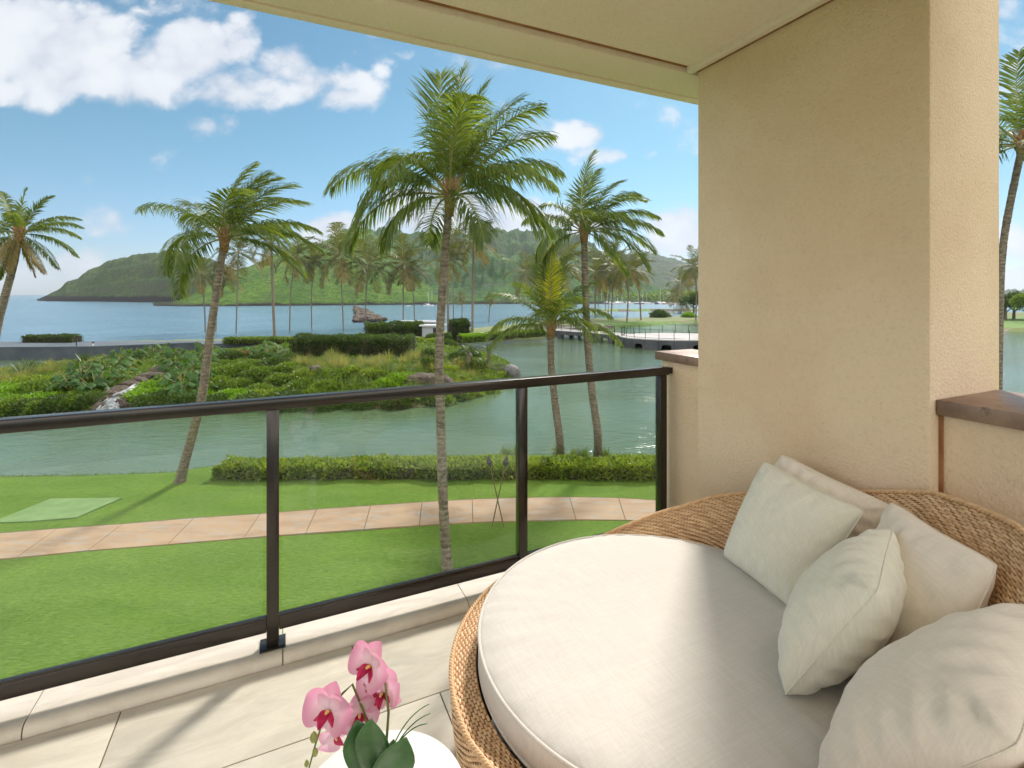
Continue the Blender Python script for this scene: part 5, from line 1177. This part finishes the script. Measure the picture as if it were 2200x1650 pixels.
FPL = [(442, 727, 433, 590, 48, 0, 'first of the beach palms, seen left of the leaning palm trunk'), (463, 724, 487, 597, 40, 1, 'thin beach palm leaning right, beside the leaning trunk'), (507, 728, 512, 543, 62, 1, 'beach palm right of the leaning palm, swollen foot'),
       (590, 733, 583, 525, 50, 2, 'beach palm with pale trunk before the notch between two hills'), (622, 723, 635, 553, 52, 1, 'beach palm leaning slightly right at the left end of the ridge hedge'), (670, 718, 675, 563, 46, 2, 'thin straight beach palm before the green hill'),
       (738, 721, 729, 547, 72, 3, 'full crowned beach palm leaning left before the hill peak'), (786, 717, 792, 569, 68, 0, 'full crowned beach palm with yellowing lower fronds'), (866, 709, 867, 566, 66, 3, 'shaggy beach palm over the far end of the ridge hedge'), (891, 707, 882, 590, 40, 0, 'thin beach palm close behind the shaggy one'),
       (963, 717, 961, 560, 48, 2, 'beach palm half hidden behind the thick trunk'), (974, 700, 974, 512, 46, 1, 'taller beach palm behind the thick trunk'), (1015, 714, 1018, 521, 58, 1, 'tall lone beach palm right of the thick trunk'), (992, 690, 990, 640, 18, 0, 'tiny far palm left of the lone tall palm'), (1050, 698, 1054, 643, 17, 0, 'tiny far palm right of the lone tall palm'),
       (1150, 690, 1131, 585, 50, 2, 'bushy palm behind the left fronds of the short palm'), (1204, 695, 1213, 570, 62, 1, 'palm behind the short palm with crown above it'), (1279, 684, 1280, 585, 48, 2, 'left palm of the tight cluster by the sea inlet'), (1284, 682, 1308, 560, 56, 3, 'palm of the tight cluster with a strongly leaning trunk'),
       (1301, 681, 1300, 590, 44, 0, 'middle palm of the tight cluster'), (1307, 683, 1315, 600, 42, 1, 'right palm of the tight cluster'), (1313, 685, 1322, 575, 46, 0, 'rightmost palm of the tight cluster'), (1347, 692, 1350, 578, 46, 1, 'palm right of the cluster with straight trunk on the green'), (1377, 688, 1364, 580, 44, 1, 'palm on the green with trunk bent to the left'),
       (1447, 672, 1446, 632, 24, 0, 'small palm by the flower bed near the column'), (1464, 676, 1465, 606, 34, 2, 'dark palm near the column, second by height'), (1469, 679, 1468, 650, 28, 0, 'low palm near the column'), (1495, 687, 1492, 572, 46, 3, 'tall palm cut off by the column')]
for (ub, vb, uc, vc, r_, cs, lb) in FPL:
    far_palm(ub, vb, uc, vc, r_, cs, label=lb)

# cycads on the island's right end
def cycad(p, h, r_, seed, label):
    e = empty('cycad', p, label, 'cycad'); q = random.Random(seed)
    MB().tube([(0, 0, -.1), (0, 0, h * .5), (0, 0, h)], [.16, .15, .17], 10).obj('trunk', M['bark'], e)
    for i in range(22):
        el = q.uniform(5, 65); link('frond', frond_mesh((r_ * q.uniform(.85, 1.1), R(i * 137.5), R(el), 1.2, .05, seed * 40 + i), M['leaf_dark'] if seed % 2 else M['frond'], r0=.010, nl=30, ll=r_ * .20, lw=.022, segs=2, hang=.3, start=.1), e, (0, 0, h))
cycad(ground_at(1006, 800), 1.55, .95, 1, 'cycad with a tall dark trunk and upright crown on the island'); cycad(ground_at(1037, 805), .55, 1.15, 3, 'low wide cycad at the foot of the taller one'); cycad(ground_at(1050, 790), 1.25, .95, 5, 'cycad nearest the lagoon at the right end of the island')

# ------------------------------------------------------------------ things on the lawn, beach and water
for i, (ut, ub) in enumerate(((1051, 1082), (1087, 1057))):
    b = PX(ub, 1131, 0); tp = PD(ut, 992, b.y + .02 - .1 * i); e = empty('garden_torch', b, 'garden torch leaning %s in the crossed pair by the footpath' % ('left' if i == 0 else 'right'), 'garden torch')
    v_ = tp - b; dn = v_.normalized(); rot = dn.to_track_quat('Z', 'Y').to_euler(); Ln = v_.length
    a = MB().tube([(0, 0, -.02), (0, 0, Ln - .12)], .016, 6).obj('pole', M['torch_wood'], e); a.rotation_euler = rot
    c = MB().lathe([(.02, Ln - .14), (.07, Ln - .07), (.085, Ln + .0), (.06, Ln + .03), (.015, Ln + .15), (0, Ln + .18)], 12, cap=False).obj('oil_can', M['black'], e); c.rotation_euler = rot
    f = MB().tube([(-.07, 0, .22), (.07, 0, .22)], .008, 5).obj('foot_peg', M['black'], e); f.rotation_euler = rot
p = Vector((-50.5, 58, .52)); e = empty('sign_post', PD(164, 744, 53.5)); e.location.z = .52; tag(e, 'short dark post with a crossbar on the promenade', 'post')
MB().tube([(0, 0, -.05), (0, 0, .58)], .05, 6).obj('post', M['black'], e); MB().tube([(-.16, 0, .56), (.16, 0, .56)], .03, 6).obj('crossbar', M['black'], e)
e = empty('bollard', PD(200, 744, 54)); e.location.z = .52; tag(e, 'short white post on the promenade with a bird on top', 'post'); MB().tube([(0, 0, -.05), (0, 0, .30)], .06, 8).obj('post', M['white'], e)
bb_ = empty('bird', e.location + Vector((0, 0, .30))); tag(bb_, 'small dark bird perched on the white post', 'bird')
MB().tube([(.10, 0, .06), (.05, 0, .10), (-.06, 0, .13), (-.14, 0, .19), (-.20, 0, .20)], [.025, .065, .07, .04, .012], 8).obj('body', M['black'], bb_, smooth=True)
MB().tube([(.03, 0, .14), (.07, 0, .20), (.10, 0, .23), (.17, 0, .23)], [.045, .04, .045, .008], 8).obj('head', M['black'], bb_, smooth=True)
MB().tube([(0, 0, 0), (0, 0, .07)], .008, 4).obj('leg', M['black'], bb_)
M['roof_white'] = simple('pale_roof', (.55, .57, .60), None, .6, bs=0); M['kiosk'] = simple('kiosk_wall', (.30, .33, .37), (.36, .39, .43), .7, 1, 8, .1)
ks = empty('kiosk', (-9.9, 62.5, .12), 'small grey beach kiosk with two flat pale roofs', 'kiosk')
MB().box((0, 0, 1.05), (2.4, 2.2, 2.1)).obj('wall', M['kiosk'], ks); MB().box((0, 0, 2.2), (3.0, 2.8, .16)).obj('roof', M['roof_white'], ks); MB().box((-2.0, 2.4, 2.55), (5.2, 2.4, .16)).obj('roof', M['roof_white'], ks); MB().box((-2.0, 2.6, 1.25), (4.2, 1.6, 2.4)).obj('wall', M['kiosk'], ks)
MB().box((.5, -1.105, 1.0), (.7, .02, 1.8)).obj('door', M['black'], ks)
# flower bushes and big trees on the right bank
for i, (u, v, key, sc, lb) in enumerate([(1400, 680, 'dark', 2.2, 'dark rounded bush on the right bank'), (1415, 682, 'dark', 2.4, 'dark rounded bush on the right bank'), (1428, 681, 'silver', 2.2, 'pale bush on the right bank'), (1445, 676, 'gold', 2.2, 'golden leaved bush on the right bank'), (1458, 678, 'gold', 2.0, 'golden leaved bush on the right bank'), (1480, 682, 'bright', 2.0, 'bright green bush close to the column')]):
    p = ground_at(u, v); shrub(key, p, sc, lb, 'bushes on the right bank ' + key, name='bush', k=i % 3)
def big_tree(p, h, r_, seed, label, matn='leaf_dark'):
    q = np.random.default_rng(seed); e = empty('shade_tree', p, label, 'tree', 'trees on the far bank')
    mb = MB(); mb.tube([(0, 0, -.2), (.1, 0, h * .3), (0, .1, h * .55)], [h * .05, h * .04, h * .025], 8)
    for k in range(5): a_ = k * 1.3; mb.tube([(0, 0, h * (.25 + .05 * k)), (math.cos(a_) * r_ * .55, math.sin(a_) * r_ * .55, h * (.5 + .05 * k))], [h * .022, h * .008], 6)
    mb.obj('trunk', M['bark'], e)
    Ps = []; 
    for k in range(9):
        a_ = q.random() * 6.28; c = np.array([math.cos(a_) * r_ * .5, math.sin(a_) * r_ * .5, h * (.45 + .3 * q.random())]); P_, D_ = blob_pts(330, r_ * .55, r_ * .55, h * .28, q); Ps.append((P_ + c, D_))
    P_ = np.concatenate([a for a, b in Ps]); D_ = np.concatenate([b for a, b in Ps]); V, F = leaves(P_, D_ + q.normal(size=D_.shape) * .5, rnd_dirs(len(P_), .5, q), .5, .3)
    link('crown', mesh('crown', V, F, M[matn]), e)
for i in range(22):
    u = 2050 + i * 34 + random.uniform(-12, 12); d = random.uniform(102, 125); x = (u - 1100) / FL * d
    big_tree(Vector((x, d, .15)), random.uniform(5.2, 8.5), random.uniform(3.2, 4.6), i, 'leafy green tree on the far bank seen past the column', 'leaf_mid' if i % 3 else 'leaf_dark')
for i, (u, d) in enumerate(((1490, 150), (1510, 140), (1540, 145), (1580, 150))):
    big_tree(Vector(((u - 1100) / FL * d, d, .15)), 6.5, 4, 60 + i, 'broad dark tree behind the palms beside the column')

# boats and marina
M['hull'] = simple('boat_hull', (.72, .74, .76), None, .35, bs=0); M['hull_red'] = simple('boat_hull_red', (.45, .08, .05), None, .4, bs=0); M['hull_blue'] = simple('boat_hull_blue', (.06, .12, .28), None, .4, bs=0)
def boat_proto(Lh, mast, hull):
    mb = MB(); n = 8; V = []
    for i in range(n + 1):
        t_ = i / n * 2 - 1; w_ = Lh * .16 * (1 - max(0, t_) ** 2.2 * .98 - max(0, -t_) ** 3 * .25); V += [(t_ * Lh / 2, -w_, Lh * .10 + .03 * Lh * t_ * t_), (t_ * Lh / 2, -w_ * .6, -.1 * Lh * .4), (t_ * Lh / 2, w_ * .6, -.1 * Lh * .4), (t_ * Lh / 2, w_, Lh * .10 + .03 * Lh * t_ * t_)]
    F = [(i * 4 + k, (i + 1) * 4 + k, (i + 1) * 4 + (k + 1) % 4, i * 4 + (k + 1) % 4) for i in range(n) for k in range(4)] + [(0, 1, 2, 3), (n * 4 + 3, n * 4 + 2, n * 4 + 1, n * 4)]
    mb.add(V, F); h_ = mb.mesh('hull', hull)
    c_ = MB().box((-.05 * Lh, 0, Lh * .15), (Lh * .35, Lh * .18, Lh * .09), 0, Lh * .012).mesh('cabin', M['white'])
    ms = []
    if mast: ms = [MB().tube([(0, 0, Lh * .1), (0, 0, Lh * 1.35)], .10, 5).tube([(0, 0, Lh * .24), (-Lh * .42, 0, Lh * .25)], .10, 5).mesh('mast', M['hull'])]
    return [h_, c_] + ms
BP = [boat_proto(9, True, M['hull']), boat_proto(8, False, M['hull']), boat_proto(10, True, M['hull_blue']), boat_proto(7, False, M['hull_red'])]
def boat(u, v, k, rz, sc, label, group=None):
    p = PX(u, v, SEA); e = empty('sailing_boat' if k in (0, 2) else 'motor_boat', Vector((p.x, p.y, SEA)), label, 'boat', group, rz); e.scale = (sc,) * 3
    for m__ in BP[k]: link(m__.name.split('.')[0], m__, e)
boat(921, 657.5, 0, .3, .95, 'white sailing boat moored left of the thick palm trunk, nearest of three'); boat(918, 653.5, 0, .1, 1.0, 'sailing boat behind, leftmost mast of the three'); boat(928, 653.5, 2, -.2, 1.0, 'sailing boat behind, rightmost mast of the three'); boat(1073, 652.2, 0, .2, .9, 'lone small sailing boat off the hill foot'); boat(878, 658, 1, .4, .5, 'tiny motor boat on the bay far left of the moored masts')
mp_ = slabpoly('marina_quay', [PX(u, v, SEA) for u, v in ((1240, 651), (1330, 652), (1500, 653.6), (1700, 655), (1700, 649), (1240, 647))], SEA + 1.2, 2.4, M['sea_wall'], None, 'structure')
for i in range(34):
    u = 1262 + i * 7.4 + random.uniform(-2, 2); boat(u, 652.2 + (u - 1250) * .008, random.choice([0, 0, 1, 2, 1, 3]), random.uniform(-.6, .6), random.uniform(.8, 1.25), 'small boat moored in the distant marina', 'boats in the marina')
for i in range(14):
    u = 1255 + i * 18 + random.uniform(-5, 5); p = PX(u, 648.3, SEA); e = empty('boat_shed', Vector((p.x, p.y, SEA + 1.2)), 'low pale shed behind the marina boats', 'shed', 'sheds behind the marina', random.uniform(-.2, .2))
    w_ = random.uniform(8, 20); h_ = random.uniform(2.5, 5); MB().box((0, 0, h_ / 2), (w_, 8, h_)).obj('wall', [M['white'], M['kiosk'], M['paving']][i % 3], e)
    V = [(-w_ / 2 - .4, -4.4, h_), (w_ / 2 + .4, -4.4, h_), (w_ / 2 + .4, 4.4, h_), (-w_ / 2 - .4, 4.4, h_), (-w_ / 2, 0, h_ + 1.6), (w_ / 2, 0, h_ + 1.6)]
    link('roof', mesh('roof', V, [(0, 1, 5, 4), (2, 3, 4, 5), (1, 2, 5), (3, 0, 4), (0, 3, 2, 1)], [M['roof_white'], M['wall_brown'], M['roof_white']][i % 3]), e)
# trees at the foot of the far range, behind the marina
q = np.random.default_rng(77); n_w = 5000; tu = q.uniform(1150, 1640, n_w); td = q.uniform(535, 640, n_w); tx = (tu - 1100) / FL * td
V, F = leaves(np.stack([tx, td, SEA + 1 + 9 * q.random(n_w) * (.5 + vnoise(tu * .1, tu * 0))], 1), rnd_dirs(n_w, .5, q), rnd_dirs(n_w, .5, q), 4.5, 3.2)
wd = link('woodland', mesh('woodland', V, F, M['leaf_mid'])); tag(wd, 'strip of far woodland behind the marina', 'woodland', kind='stuff')

# ------------------------------------------------------------------ sea air
HAZE = True
if HAZE:
    m, t = newmat('sea_air'); vol = t.n('ShaderNodeVolumePrincipled', {'Color': (.80, .88, 1.0, 1), 'Density': .00011, 'Anisotropy': .35}); t.n('ShaderNodeOutputMaterial', {1: vol.outputs[0]})
    hz = MB().box((0, 7200, 175), (18400, 15000, 370)).obj('haze', m); hz['kind'] = 'stuff'
    hz.location = (0, 0, 0)
